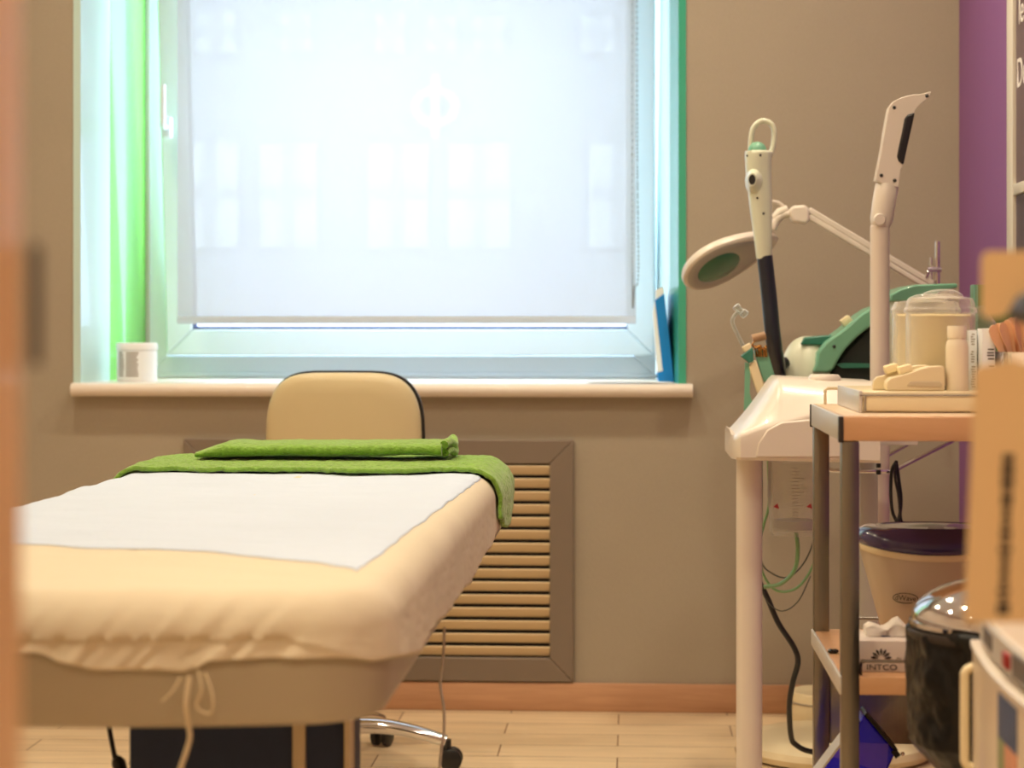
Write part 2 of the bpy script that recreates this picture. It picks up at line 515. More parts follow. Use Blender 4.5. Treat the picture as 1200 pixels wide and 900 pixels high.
# tilted sash, hinged along its bottom edge, leaning into the room
sy = iY - .045
sx0, sx1 = PX(195, sy), PX(767, sy)
sz0, sz1 = PZ(417, sy), WTOP - .06
TILT = Matrix.Translation((0, sy, sz0)) @ Matrix.Rotation(math.radians(6.5), 4, 'X') @ Matrix.Translation((0, -sy, -sz0))
gx0, gx1, gz0 = PX(226, sy), PX(736, sy), PZ(386, sy)
bm = B(); frame4(bm, sx0, sx1, sz0, sz1, gx0 - sx0, sy, sy + .06, TILT, gz0 - sz0)
sash = obj('window_sash', bm, 'pvc', w1, bev=.006)
bm = B(); frame4(bm, gx0, gx1, gz0, sz1 - (gx0 - sx0), .005, sy + .01, sy + .05, TILT)
obj('gasket', bm, 'gasket', sash)
bm = B(); box(bm, gx0, gx1, sy + .035, sy + .039, gz0, sz1 - (gx0 - sx0), M=TILT); obj('window_pane', bm, 'pane', sash)
hp = P(194, 130, 5.70)
bm = B(); box(bm, hp.x - .014, hp.x + .014, hp.y - .0, hp.y + .035, hp.z - .075, hp.z - .015, .005)
tube(bm, cr([(hp.x, hp.y + .01, hp.z - .045), (hp.x, hp.y - .03, hp.z - .045), (hp.x, hp.y - .035, hp.z - .02), (hp.x, hp.y - .035, hp.z + .07)], 5), .0085, 12)
obj('window_handle', bm, 'pvc', sash)

# ------------------------------------------------------------------ street beyond the window
fy = 13.5
fac = thing('street_building', 'pale facade with rows of windows across the street, seen through the blind', 'building', (-2, fy, -6))
bm = B(); box(bm, -9, 6, fy, fy + 4, -6, PZ(-330, fy)); obj('facade', bm, 'facade', fac)
for (xa, xb, ya, yb) in ((215, 280, 168, 290), (306, 372, 168, 290), (432, 502, 168, 290), (526, 598, 168, 290), (690, 760, 168, 290),
                         (232, 276, 15, 62), (330, 366, 15, 62), (440, 475, 15, 62), (500, 535, 20, 62), (555, 590, 20, 62), (680, 720, 20, 62)):
    a = P(xa, yb, fy); b = P(xb, ya, fy)
    mx = (a.x + b.x) / 2; mz = a.z + (b.z - a.z) * .52
    bm = B(); box(bm, a.x, b.x, fy - .03, fy + .02, a.z, b.z); sw = obj('street_window', bm, 'facwin', fac)
    g_ = .028
    bm = B()
    prism(bm, [(mx - g_, fy - .05, a.z), (mx + g_, fy - .05, a.z), (mx + g_, fy - .05, mz - g_), (b.x, fy - .05, mz - g_), (b.x, fy - .05, mz + g_), (mx + g_, fy - .05, mz + g_),
               (mx + g_, fy - .05, b.z), (mx - g_, fy - .05, b.z), (mx - g_, fy - .05, mz + g_), (a.x, fy - .05, mz + g_), (a.x, fy - .05, mz - g_), (mx - g_, fy - .05, mz - g_)], (0, .025, 0))
    obj('glazing_bar', bm, 'glazing', sw, smooth=False)
bm = B()
c = P(511, 126, fy)
rr = .125
tube(bm, [(c.x + rr * math.cos(a) * 1.05, fy - .06, c.z + rr * .85 * math.sin(a)) for a in [2 * PI * k / 32 for k in range(33)]], .026, 8)
box(bm, c.x - .024, c.x + .024, fy - .09, fy - .03, c.z - .2, c.z + .2)
obj('sign_letter', bm, 'sign', fac)

# ------------------------------------------------------------------ roller blind
by = 5.645
bx0, bx1, bz = PX(208, by), PX(745, by), PZ(377, by)
rb = thing('roller_blind', 'white translucent roller blind pulled down over the bright window', 'blind', ((bx0 + bx1) / 2, by, bz))
bm = B()
nx, nz = 40, 60
g = [[bm.verts.new((bx0 + (bx1 - bx0) * i / nx, by + .0015 * math.sin(i * .7) * math.sin(j * .15), bz + .012 + (WTOP - .12 - bz) * j / nz)) for i in range(nx + 1)] for j in range(nz + 1)]
for j in range(nz):
    for i in range(nx): bm.faces.new((g[j][i], g[j][i + 1], g[j + 1][i + 1], g[j + 1][i]))
obj('blind_fabric', bm, 'blind', rb)
bm = B(); box(bm, bx0 - .001, bx1 + .001, by - .006, by + .006, bz - .006, bz + .016, .003); obj('bottom_bar', bm, 'bar', rb)
bm = B(); cyl(bm, (bx0 - .01, by, WTOP - .1), (bx1 + .01, by, WTOP - .1), .024); obj('roller_tube', bm, 'pvc', rb)
# bead chain: two strands joined by a loop
ch = [P(741, -150, by - .02), P(741, 320, by - .02), P(744, 335, by - .02), P(748, 318, by - .02), P(747, 200, by - .02), P(746, -150, by - .02)]
bm = B()
pts = cr(ch, 60)
tube(bm, pts, .0009, 6)
L = 0; nxt = 0
for a, b in zip(pts, pts[1:]):
    L += (b - a).length
    if L >= nxt:
        ball(bm, b, .0028, 5); nxt += .011
obj('bead_chain', bm, 'chain', rb)

# ------------------------------------------------------------------ sill things
jy = 5.52
jc = P(160.5, 447, jy); jr = 23.5 * jy / F
jar = thing('cosmetic_jar', 'white round jar with printed label on the window sill against the green reveal', 'jar', (jc.x, jy, SILLZ))
zt = PZ(411, jy)
bm = B(); lathe(bm, [(.001, SILLZ), (jr * .97, SILLZ), (jr, SILLZ + .004), (jr, zt), (jr * .9, zt + .001)], (jc.x, jy, 0), 48); obj('body', bm, 'paper', jar)
bm = B(); lathe(bm, [(jr * 1.02, zt + .001), (jr * 1.03, zt + .004), (jr * 1.03, PZ(403, jy) - .002), (jr * .99, PZ(402, jy)), (.001, PZ(402, jy))], (jc.x, jy, 0), 48); obj('lid', bm, 'paper', jar)
bm = B()
for j in range(11):
    for (a0, a1) in ((-2.45, -2.0), (-1.9, -1.25)):
        z = SILLZ + .014 + j * .0062
        e = a1 - random.random() * .12
        nseg = 8
        vs = [[bm.verts.new((jc.x + (jr + .0006) * math.cos(a0 + (e - a0) * k / nseg), jy + (jr + .0006) * math.sin(a0 + (e - a0) * k / nseg), z + h)) for k in range(nseg + 1)] for h in (0, .0034)]
        for k in range(nseg): bm.faces.new((vs[0][k], vs[0][k + 1], vs[1][k + 1], vs[1][k]))
obj('printed_label', bm, 'greyink', jar)

fb = thing('document_folder', 'bright blue folder standing tilted at the end of the window sill', 'folder', P(780, 447, 5.5))
bm = B(); pprism(bm, [(771, 437), (790, 448.6), (772, 448.6), (770.6, 446), (777, 437)][1:3] + [(770.5, 437), (777.5, 435), (768, 351), (778.5, 344)][0:1] + [(777.0, 435), (767.5, 352), (778.5, 344)], 5.46, .17)
obj('cover', bm, 'binder', fb, smooth=False)
bm = B(); pprism(bm, [(770.4, 436.5), (776.6, 434.5), (767.6, 353), (765.5, 366)], 5.462, .165)
pprism(bm, [(769, 352), (768.6, 340), (777, 336), (778.4, 343)], 5.465, .15)
obj('papers', bm, 'paper', fb, smooth=False)

bm = B()
z = SILLZ + .001
a = [(PX(686, 5.335), 5.345), (PX(790, 5.33), 5.33), (PX(786, 5.45), 5.45), (PX(694, 5.47), 5.46)]
nx = 16
g = [[None] * (nx + 1) for _ in range(7)]
for j in range(7):
    for i in range(nx + 1):
        u, v = i / nx, j / 6
        x = (a[0][0] * (1 - u) + a[1][0] * u) * (1 - v) + (a[3][0] * (1 - u) + a[2][0] * u) * v
        y = (a[0][1] * (1 - u) + a[1][1] * u) * (1 - v) + (a[3][1] * (1 - u) + a[2][1] * u) * v
        g[j][i] = bm.verts.new((x, y, z + .004 * math.sin(u * 3.1) ** 2 + .004 * (1 - u) ** 3))
for j in range(6):
    for i in range(nx): bm.faces.new((g[j][i], g[j][i + 1], g[j + 1][i + 1], g[j + 1][i]))
tag(obj('paper_leaflet', bm, 'paper', solid=.0012), 'thin white leaflet lying on the window sill beside the blue folder', 'leaflet')

# ------------------------------------------------------------------ radiator grille
gy = WY - .018
rg = thing('radiator_grille', 'cream slatted radiator grille in a taupe mitred frame under the window', 'grille', P(444, 800, gy))
x0, x1, z0, z1 = PX(215, gy), PX(672, gy), PZ(800, gy), PZ(516, gy)
fw = 28 * gy / F
bm = B(); frame4(bm, x0, x1, z0, z1, fw, gy, WY); obj('frame', bm, 'grille_frame', rg, bev=.003)
bm = B(); box(bm, x0 + fw, x1 - fw, WY - .002, WY, z0 + fw, z1 - fw); obj('back_panel', bm, 'dark', rg)  # dark sheet standing in for the shade behind the slats
bm = B()
pitch = (z1 - z0 - 2 * fw) / 15
for k in range(15):
    zc = z0 + fw + pitch * (k + .5)
    M = Matrix.Translation((0, gy + .009, zc)) @ Matrix.Rotation(math.radians(26), 4, 'X') @ Matrix.Translation((0, -gy - .009, -zc))
    box(bm, x0 + fw - .002, x1 - fw + .002, gy + .006, gy + .012, zc - pitch * .40, zc + pitch * .40, .0018, 2, M)
obj('louvre_slats', bm, 'slat', rg)

# ================================================================= TREATMENT BED
bX0, bX1, bY0, bY1, bZ0, bZ1 = -.86, -.232, 1.90, 3.74, .628, .750
bxc = (bX0 + bX1) / 2; bhw = (bX1 - bX0) / 2


def plan(off, n=12, r=.07):
    """rounded rectangle outline of the bed, grown by off, with a gently bowed foot end"""
    r = max(.012, r + off)
    x0, x1, y0, y1 = bX0 - off, bX1 + off, bY0 - off, bY1 + off
    out = []
    def seg(a, b, m):
        for k in range(m):
            out.append((a[0] + (b[0] - a[0]) * k / m, a[1] + (b[1] - a[1]) * k / m))
    def arc(cx, cy, a0):
        for k in range(n):
            a = a0 + PI / 2 * k / n
            out.append((cx + r * math.cos(a), cy + r * math.sin(a)))
    seg((x0 + r, y0), (x1 - r, y0), 200); arc(x1 - r, y0 + r, -PI / 2)
    seg((x1, y0 + r), (x1, y1 - r), 120); arc(x1 - r, y1 - r, 0)
    seg((x1 - r, y1), (x0 + r, y1), 60); arc(x0 + r, y1 - r, PI / 2)
    seg((x0, y1 - r), (x0, y0 + r), 120); arc(x0 + r, y0 + r, PI)
    res = []
    for x, y in out:
        w = max(0, 1 - (y - bY0) / .5)
        res.append((x, y - .045 * w * max(0, 1 - ((x - bxc) / bhw) ** 2)))
    return res


bed = thing('treatment_bed', 'beige padded treatment bed on a dark pedestal, covered with sheets and green towels', 'massage bed', (bxc, 2.8, 0))
bm = B()
rr = .035
rings = []
for off, z in [(-.06, bZ0), (-.02, bZ0 + .001), (-.006, bZ0 + .006), (0, bZ0 + .018)] + [(-rr + rr * math.cos(a), bZ1 - rr + rr * math.sin(a)) for a in [PI / 2 * k / 8 for k in range(9)]] + [(-.08, bZ1 + .001)]:
    rings.append([(x, y, z) for x, y in plan(off)])
loft(bm, rings)
obj('cushion', bm, 'bedvinyl', bed)
pedx0, pedx1, pedy, pedb = PX(150, 2.3), PX(424, 2.44), 2.3, 2.43
bm = B(); box(bm, pedx0, pedx1, pedy + .004, pedb, .05, bZ0, .004); obj('pedestal', bm, 'navy', bed)
bm = B()
for a, b in ((343, 358), (409, None)):
    box(bm, PX(a, pedy), PX(b, pedy) if b else pedx1 + .001, pedy - .004, pedy + .03, .05, bZ0 - .001, .002)
obj('pedestal_trim', bm, 'trim', bed)
bm = B(); box(bm, pedx0 - .04, pedx1 + .02, pedy - .03, pedb + .02, 0, .05, .01); obj('foot_plate', bm, 'black', bed)


def nz3(x, y, z, s, seed=0): return noise.noise(Vector((x * s + seed, y * s, z * s)))


def ftop(x, y):
    return .0028 * (nz3(x * .6, y * 2.2, 0, 5) + .5) + .0016 * (nz3(x * 1.6, y * 4, 0, 8, 3) + .4)


# fitted sheet over the bed
HEM = [(-400, 778), (-60, 770), (40, 768), (75, 780), (115, 788), (180, 788), (212, 791), (226, 787), (245, 778), (306, 776), (386, 778), (408, 782), (432, 789), (455, 792), (475, 789)]
SEAM = [(-900, 742), (60, 741), (200, 738), (280, 739), (330, 751), (380, 768), (420, 786), (900, 800)]
def np_interp(x, tab):
    for (a, va), (b, vb) in zip(tab, tab[1:]):
        if a <= x <= b: return va + (vb - va) * (x - a) / (b - a)
    return tab[-1][1]
def hem(x, y):
    if y < bY0 + .07 and x < bX1 - .005:
        px = (x - 0) * F / 1.87 + 740
        for (a, va), (b, vb) in zip(HEM, HEM[1:]):
            if a <= px <= b:
                t_ = (px - a) / (b - a); t_ = t_ * t_ * (3 - 2 * t_)
                return PZ(va + (vb - va) * t_, 1.865)
        return PZ(787, 1.87)
    if x > bxc:
        t_ = min(1, max(0, (y - bY0) / .25))
        return PZ(788, 1.87) + (.655 - PZ(788, 1.87)) * t_ - .006 * math.sin(y * 5) + .003 * math.sin(y * 17)
    return .668 + .01 * math.sin(y * 6)


bm = B()
e = .004
ringdefs = [('t', s) for s in [.02, .1, .2, .3, .4, .5, .58, .66, .72, .78, .83, .87, .9, .93, .955, .975]]
ringdefs += [('e', a) for a in [PI / 2 * (1 - k / 12) for k in range(13)]] + [('s', k / 44) for k in range(1, 45)]
base_in = plan(-rr + e)
rings = []
for kind, val in ringdefs:
    ring = []
    if kind == 't':
        for (x, y) in base_in:
            # pull towards the bed's long axis
            cy = min(max(y, bY0 + .3), bY1 - .3)
            ring.append(Vector((bxc + (x - bxc) * val, cy + (y - cy) * val, bZ1 + e)))
    elif kind == 'e':
        for (x, y) in plan(-rr + (rr + e) * math.cos(val)):
            ring.append(Vector((x, y, bZ1 - rr + (rr + e) * math.sin(val))))
    else:
        for (x, y) in plan(e):
            h = hem(x, y)
            z = bZ1 - rr + (h - (bZ1 - rr)) * val
            ring.append(Vector((x, y, z)))
    rings.append(ring)
cnr = Vector((bX1 - .05, bY0, bZ1))
for ri, (kind, val) in enumerate(ringdefs):
    for p in rings[ri]:
        if kind == 't':
            p.z += ftop(p.x, p.y)
        else:
            d = val if kind == 's' else 0
            side = p.x > bX1 - .06 and p.y > bY0 + .03
            if kind == 'e': p.z += ftop(p.x, p.y) * math.sin(val)
            if side:
                q = p.y * 1.0 + (bZ1 - p.z) * .9                   # folds slanting along the side
                n1 = .9 * abs(nz3(q * 4, p.z * 2, 0, 3.2, 9)) + .8 * abs(nz3(q * 11, p.z * 3, 0, 3.2, 4))
                out = Vector((1, 0, 0))
            else:
                q = p.x * 12 - p.z * 11 - 5 * (p.x - cnr.x) ** 2    # folds slanting up towards the corner
                n1 = 1.8 * abs(nz3(q, p.x * 1.5, 0, 1.9, 21)) + 1.1 * abs(nz3(q * 1.9, p.x * 2.5 + p.z * 3, 0, 1.9, 5)) + .3 * nz3(p.x * 5, p.z * 3, 0, 2.6, 6)
                out = Vector((0, -1, 0)) if p.y < 2.5 else Vector((0, 1, 0))
            w_ = (math.cos(val) ** .6 if kind == 'e' and val < PI / 2 - .01 else (0 if kind == 'e' else 1))
            p += out * (w_ * ((.0045 + .002 * d) * (n1 + .32) + .003 * d))
            if kind == 's' and not side and p.y < 2.2:
                px = p.x * F / 1.87 + 740
                zc = PZ(np_interp(px, SEAM), 1.865)
                if px < 415: p -= out * .0024 * min(1, max(0, (zc - p.z) / .003))
            if kind == 's' and val > .93: p -= out * .003 * (val - .93) / .07
RR = loft(bm, rings, cap=False); bm.faces.new(RR[0])
bmesh.ops.remove_doubles(bm, verts=bm.verts[:], dist=.0001)
fs = thing('fitted_sheet', 'cream elasticated fitted sheet with tie strings stretched over the bed', 'sheet', (bxc, 2.8, bZ1))
obj('cloth', bm, 'sheet', fs, ang=80)
bm = B()
ty = 1.838
tube(bm, cr([P(222, 792, ty), P(218, 825, ty - .004), P(221, 850, ty), P(222, 868, ty), P(210, 905, ty)], 8), .0022, 8)
tube(bm, cr([P(212, 793, ty + .004), P(202, 810, ty), P(190, 822, ty)], 6), .0010, 6)
tube(bm, cr([P(232, 786, ty + .004), P(236, 808, ty), P(230, 828, ty), P(246, 836, ty), P(249, 815, ty), P(240, 788, ty + .004)], 6), .0011, 6)
obj('tie_string', bm, 'string', fs)


# cloths lying across the bed and hanging over its sides
def across(s, lift=0):
    """s: distance across the bed from its left edge; returns x, z following the padded edge"""
    r = rr + lift
    w = bX1 - bX0
    L0 = rr
    if s < L0:
        q = L0 - s
        if q < r * PI / 2:
            a = q / r
            return bX0 + rr - r * math.sin(a), bZ1 - rr + r * math.cos(a)
        return bX0 - lift, bZ1 - rr - (q - r * PI / 2)
    if s > w - L0:
        q = s - (w - L0)
        if q < r * PI / 2:
            a = q / r
            return bX1 - rr + r * math.sin(a), bZ1 - rr + r * math.cos(a)
        return bX1 + lift, bZ1 - rr - (q - r * PI / 2)
    return bX0 + s, bZ1 + lift


def drape(name, ya, yb, sa, sb, lift, m, solid, wr, ns=110, ny=50, parent=None, yoff=None):
    """ya/yb: functions of u giving near and far edge; sa/sb functions of v"""
    b_ = B(); g = []
    for j in range(ny + 1):
        v = j / ny; row = []
        for i in range(ns + 1):
            u = i / ns
            s = sa(v) + (sb(v) - sa(v)) * u
            y = ya(u) + (yb(u) - ya(u)) * v
            d = wr(s, y, u, v)
            x, z = across(s, lift + d)
            row.append(b_.verts.new((x, y, z)))
        g.append(row)
    for j in range(ny):
        for i in range(ns): b_.faces.new((g[j][i], g[j][i + 1], g[j + 1][i + 1], g[j + 1][i]))
    o = obj(name, b_, m, parent, ang=80, solid=solid)
    if sum(p.normal.z * p.area for p in o.data.polygons) < 0: o.data.flip_normals()
    return o


W = bX1 - bX0
ws = drape('disposable_sheet', lambda u: 2.30 - .10 * u - .17 * u ** 6 + .010 * math.sin(u * 21), lambda u: 3.47,
           lambda v: -.075 + .01 * math.sin(v * 9), lambda v: W - .042 + .030 * v, .0056, 'white_sheet', .0003,
           lambda s, y, u, v: ftop(bX0 + s, y) + .0012 * (abs(nz3(s * .8, y * 3, 1, 6)) + .6 * abs(nz3(s * 2, y * 5, 2, 11))) * (1 if v > .03 and u < .98 else 0) - (.0010 if v < .012 or u > .992 else 0), 160, 130)
tag(ws, 'white disposable sheet spread over the cream fitted sheet', 'sheet')

tw = drape('bath_towel', lambda u: 3.375 + .010 * math.sin(u * 17) + .006 * math.sin(u * 41) + .05 * max(0, u - .9), lambda u: 3.72,
           lambda v: -.03 - .03 * v, lambda v: W + .068 + .03 * math.sin(v * 4), .0085, 'towel', .007,
           lambda s, y, u, v: ftop(bX0 + s, y) * .7 + .0018 + .0015 * nz3(s, y, 0, 16) + .002 * nz3(s * 2, y * 5, 0, 24) + .004 * math.sin(PI * v) + .0012 * nz3(s * 3, y * 3, 4, 40), 260, 90)
tag(tw, 'green terry towel spread across the head of the bed, its end hanging over the edge', 'towel', 'green towels on the bed')

ft = thing('folded_towel', 'rolled and folded green towel lying on top of the spread green towel', 'towel', P(380, 535, 3.57), 'green towels on the bed')
# flat folded towel: stack of layers, closed fold towards the foot end
fx0, fx1 = PX(236, 3.55), PX(521, 3.55)
bm = B(); rings = []
for i in range(161):
    u = i / 160; x = fx0 + (fx1 - fx0) * u
    zc = bZ1 + .0395 + .0035 * nz3(x, 0, 0, 9) + .004 * (u - .3); hy = .082 + .004 * nz3(x, 3, 0, 8); hz_ = .0125 + .002 * nz3(x, 7, 0, 12)
    yc = 3.575 + .006 * math.sin(u * 5)
    ring = []
    for k in range(28):
        a = 2 * PI * k / 28
        cx, sx_ = math.cos(a), math.sin(a)
        tp_ = min(1, .45 + u * 5)
        ring.append((x, yc + hy * math.copysign(abs(cx) ** .55, cx), zc - hz_ * (1 - tp_) + hz_ * tp_ * math.copysign(abs(sx_) ** .7, sx_) + .0016 * nz3(x * 3, a, 0, 14)))
    rings.append(ring)
loft(bm, rings)
obj('terry_cloth', bm, 'towel', ft, ang=60)
bm = B()
# open folded end on the right: two curled layers
for dz, yo in ((.010, 0), (-.004, .01)):
    pts = [(fx1 + .004 + .010 * math.sin(k / 9 * PI), 3.50 + .15 * k / 9 + yo, bZ1 + .0405 + dz + .004 * math.sin(k)) for k in range(10)]
    tube(bm, pts, .0075, 10)
obj('folded_edge', bm, 'towel', ft)

# cords at the bed
bm = B()
tube(bm, cr([P(521, 735, 2.62), P(519, 775, 2.62), P(516, 802, 2.62), P(520, 830, 2.62), P(520, 860, 2.62), P(515, 905, 2.62), (PX(508, 2.62), 2.62, .25), (PX(505, 2.7), 2.7, .004)], 8), .0019, 8)
tag(obj('thin_cord', bm, 'cordg'), 'thin pale cord hanging down beside the bed in front of the radiator grille', 'cord')
pc = thing('power_cable', 'black cable with a plug connector hanging under the bed beside the dark pedestal', 'cable', P(130, 900, 2.5))
bm = B()
tube(bm, cr([P(127, 848, 2.5), P(131, 870, 2.5), P(135, 890, 2.5), P(140, 920, 2.5), (PX(138, 2.5), 2.5, .1), (PX(120, 2.5), 2.52, .005)], 8), .0032, 8)
obj('cord', bm, 'black', pc)
bm = B(); tube(bm, [P(136, 888, 2.496), P(139, 894, 2.496), P(145, 915, 2.496)], [.006, .009, .008], 12); obj('connector', bm, 'black', pc)

# ------------------------------------------------------------------ stool behind the bed
sc_ = P(391, 800, 4.66)
st = thing('rolling_stool', 'cream vinyl rolling stool with backrest and chrome star base behind the bed', 'stool', (sc_.x, 4.66, 0))
sy_ = 4.80
cx = sc_.x; z1 = PZ(437, sy_); hw = 92.5 * sy_ / F; z0 = .60
def back_outline(hw, z0, z1, k, n=40):
    out = []
    zc = (z0 + z1) / 2; hh = (z1 - z0) / 2
    for i in range(n):
        a = 2 * PI * i / n
        c_, s_ = math.cos(a), math.sin(a)
        x = hw * math.copysign(abs(c_) ** (2 / 5.0), c_)
        z = zc + hh * math.copysign(abs(s_) ** (2 / 3.4), s_)
        x *= 1 - .10 * max(0, (z - zc) / hh) ** 2
        out.append((x, z))
    return out
bm = B(); rings = []
for off, y in ((-.12, -.003), (-.05, -.002), (-.02, .0), (-.006, .006), (0, .016), (0, .03)):
    rings.append([(cx + x, sy_ - .022 + y + .10 * (x / hw) ** 2 * .25, z) for x, z in back_outline(hw + off * 1, z0 - off, z1 + off, 0, 64)])
loft(bm, rings); bk = obj('backrest', bm, 'vinyl', st, ang=70)
bm = B(); rings = []
for off, y in ((.004, .03), (.005, .034), (.004, .044), (-.02, .05), (-.06, .052)):
    rings.append([(cx + x + .003, sy_ - .022 + y + .10 * (x / hw) ** 2 * .25, z) for x, z in back_outline(hw + off, z0 - off, z1 + off, 0, 64)])
loft(bm, rings); obj('back_shell', bm, 'black', bk)
bm = B(); lathe(bm, [(.001, .50), (.17, .50), (.185, .51), (.19, .53), (.185, .555), (.16, .57), (.001, .575)], (cx, 4.62, 0), 48); obj('seat', bm, 'vinyl', st)
bm = B(); tube(bm, cr([(cx, 4.66, .49), (cx, 4.82, .485), (cx, 4.86, .53), (cx, 4.85, .66)], 6), .014, 12); obj('back_support', bm, 'chrome', st)
bm = B(); lathe(bm, [(.03, .10), (.03, .3), (.018, .3), (.018, .50)], (cx, 4.62, 0), 24); lathe(bm, [(.045, .075), (.045, .10), (.03, .12)], (cx, 4.62, 0), 24); obj('gas_column', bm, 'chrome', st)
for k in range(5):
    a = math.radians(72 * k)
    d = Vector((math.cos(a), math.sin(a), 0)); hub = Vector((cx, 4.62, 0))
    bm = B()
    pts = cr([hub + Vector((0, 0, .098)) + d * .03, hub + d * .12 + Vector((0, 0, .098)), hub + d * .2 + Vector((0, 0, .084)), hub + d * .262 + Vector((0, 0, .066))], 6)
    tube(bm, pts, [.019 - .006 * i / (len(pts) - 1) for i in range(len(pts))], 14, 1.3)
    lg = obj('leg', bm, 'chrome', st)
    bm = B()
    e_ = hub + d * .262; pr = Vector((-d.y, d.x, 0))
    cyl(bm, e_ + Vector((0, 0, .07)), e_ + Vector((0, 0, .038)), .012)
    e2 = e_ + d * .012
    for s in (-1, 1):
        c0 = e2 + pr * s * .006 + Vector((0, 0, .026)); c1 = e2 + pr * s * .022 + Vector((0, 0, .026))
        tube(bm, [c0, c0 + (c1 - c0) * .15, c0 + (c1 - c0) * .85, c1], [.022, .025, .025, .021], 28)
    obj('caster', bm, 'black', lg)

# ================================================================= RIGHT HAND SIDE: MACHINES
# --- facial machine: white housing on a tube leg and a square post
fm = thing('facial_machine', 'white facial machine with sloping housing on a tube leg behind the steel trolley', 'beauty machine', (PX(940, 4.2), 4.25, 0))
hy0, hy1 = 4.08, 4.42
nu = 36
def hx(px): return PX(px, 4.1)
# section sweeps from left (low nose) to right; each section is a closed loop in Y-Z
bm = B(); rings = []
xa, xb = hx(858), hx(1030)
for i in range(nu + 1):
    u = i / nu
    px = 858 + 172 * u
    top = 518 - 10 * u
    # top silhouette: rises from the nose to the shoulder then runs nearly level
    if px < 912: yt = 512 - (px - 858) / 54 * 68 * (1 - .25 * (1 - (px - 858) / 54)) if px > 860 else 505
    else: yt = 442 + (px - 912) * .045
    yt = min(yt, 508)
    yb = 538 + 3 * u
    zt, zb_ = PZ(yt, 4.14), PZ(yb, 4.1)
    crest = PZ(min(512, 512 - 35 * min(1, max(0, (px - 858) / 110)) ** .8), 4.08)   # where the sloping top meets the front face
    crest = min(crest, zt - .004)
    x = xa + (xb - xa) * u
    rd = min(1, u / .05)
    yn = hy0 + .05 * (1 - rd) ** 2
    sec = [(yn, zb_ + .006), (yn, zb_ + (crest - zb_) * .5), (yn, crest - .01), (yn + .003, crest - .003), (yn + .010, crest + .002),
           (yn + .03, crest + (zt - crest) * .42), (yn + .055, crest + (zt - crest) * .74), (yn + .085, crest + (zt - crest) * .94), (yn + .12, zt), (hy1 - .05, zt), (hy1 - .01, zt - .01), (hy1, zt - .03 if zt - .03 > zb_ + .01 else zb_ + .01), (hy1, zb_ + .006), (hy1 - .008, zb_), (yn + .008, zb_)]
    rings.append([(x, y, z) for y, z in sec])
loft(bm, rings)
hs = obj('housing', bm, 'white', fm, ang=32, bev=0)
bm = B(); pprism(bm, [(886, 536), (889, 519), (899, 504), (916, 495), (945, 492), (1000, 491), (1000, 536)], hy0 - .004, .02); obj('front_panel', bm, 'white', fm, bev=.003)
kn = P(966, 445, 4.2)
bm = B(); lathe(bm, [(.001, 0), (.032, 0), (.034, .004), (.033, .014), (.028, .0195), (.001, .0205)], (kn.x, 4.2, PZ(449.5, 4.2)), 32); obj('control_knob', bm, 'white', fm)
lx = PX(878, 4.2); lz = PZ(536, 4.2)
bm = B(); cyl(bm, (lx, 4.2, .03), (lx, 4.2, lz), .0265, .0265, 32); obj('leg', bm, 'white', fm)
bm = B(); box(bm, PX(1008, 4.3), PX(1029, 4.3), 4.3, 4.335, .03, PZ(520, 4.3), .004); obj('post', bm, 'postgrey', fm)
bm = B()
box(bm, lx - .05, PX(1029, 4.3) + .03, 4.18, 4.30, .03, .07, .012)
obj('base_bar', bm, 'white2', fm)
for dx, dy in ((lx - .03, 4.20), (PX(1029, 4.3) + .01, 4.20), (lx - .03, 4.28), (PX(1029, 4.3) + .01, 4.28)):
    bm = B(); ball(bm, (dx, dy, .018), .018, 8); obj('caster', bm, 'black', fm)
# shelf plate behind the trolley top carrying the green topped unit
zp = PZ(505, 4.5)
bm = B(); box(bm, .578, .742, 4.52, 4.86, zp - .02, zp, .004); box(bm, .48, .60, 4.336, 4.362, zp - .02, zp - .001, .003); box(bm, .578, .602, 4.35, 4.55, zp - .019, zp - .002, .003); obj('shelf', bm, 'white2', fm)
bm = B()
ry = 4.285
tube(bm, cr([P(960, 549, ry), P(985, 552, ry), P(1030, 552.5, ry), P(1048, 552, ry + .01), P(1060, 545, ry + .08), P(1116, 517, ry + .45)], 8), .0045, 10)
tube(bm, [P(1040, 534, 4.75), P(1072, 516, 4.85)], .004, 10)
tube(bm, [P(1116, 517, ry + .45), Vector((P(1116, 517, ry + .45).x, ry + .46, zp - .01))], .004, 8)
obj('rail', bm, 'chrome', fm)
bm = B()
for zz in (548, 556): cyl(bm, P(1029.5, zz, 4.28), P(1029.5, zz - 5, 4.28), .005, n=10)
obj('clamp', bm, 'black', fm)
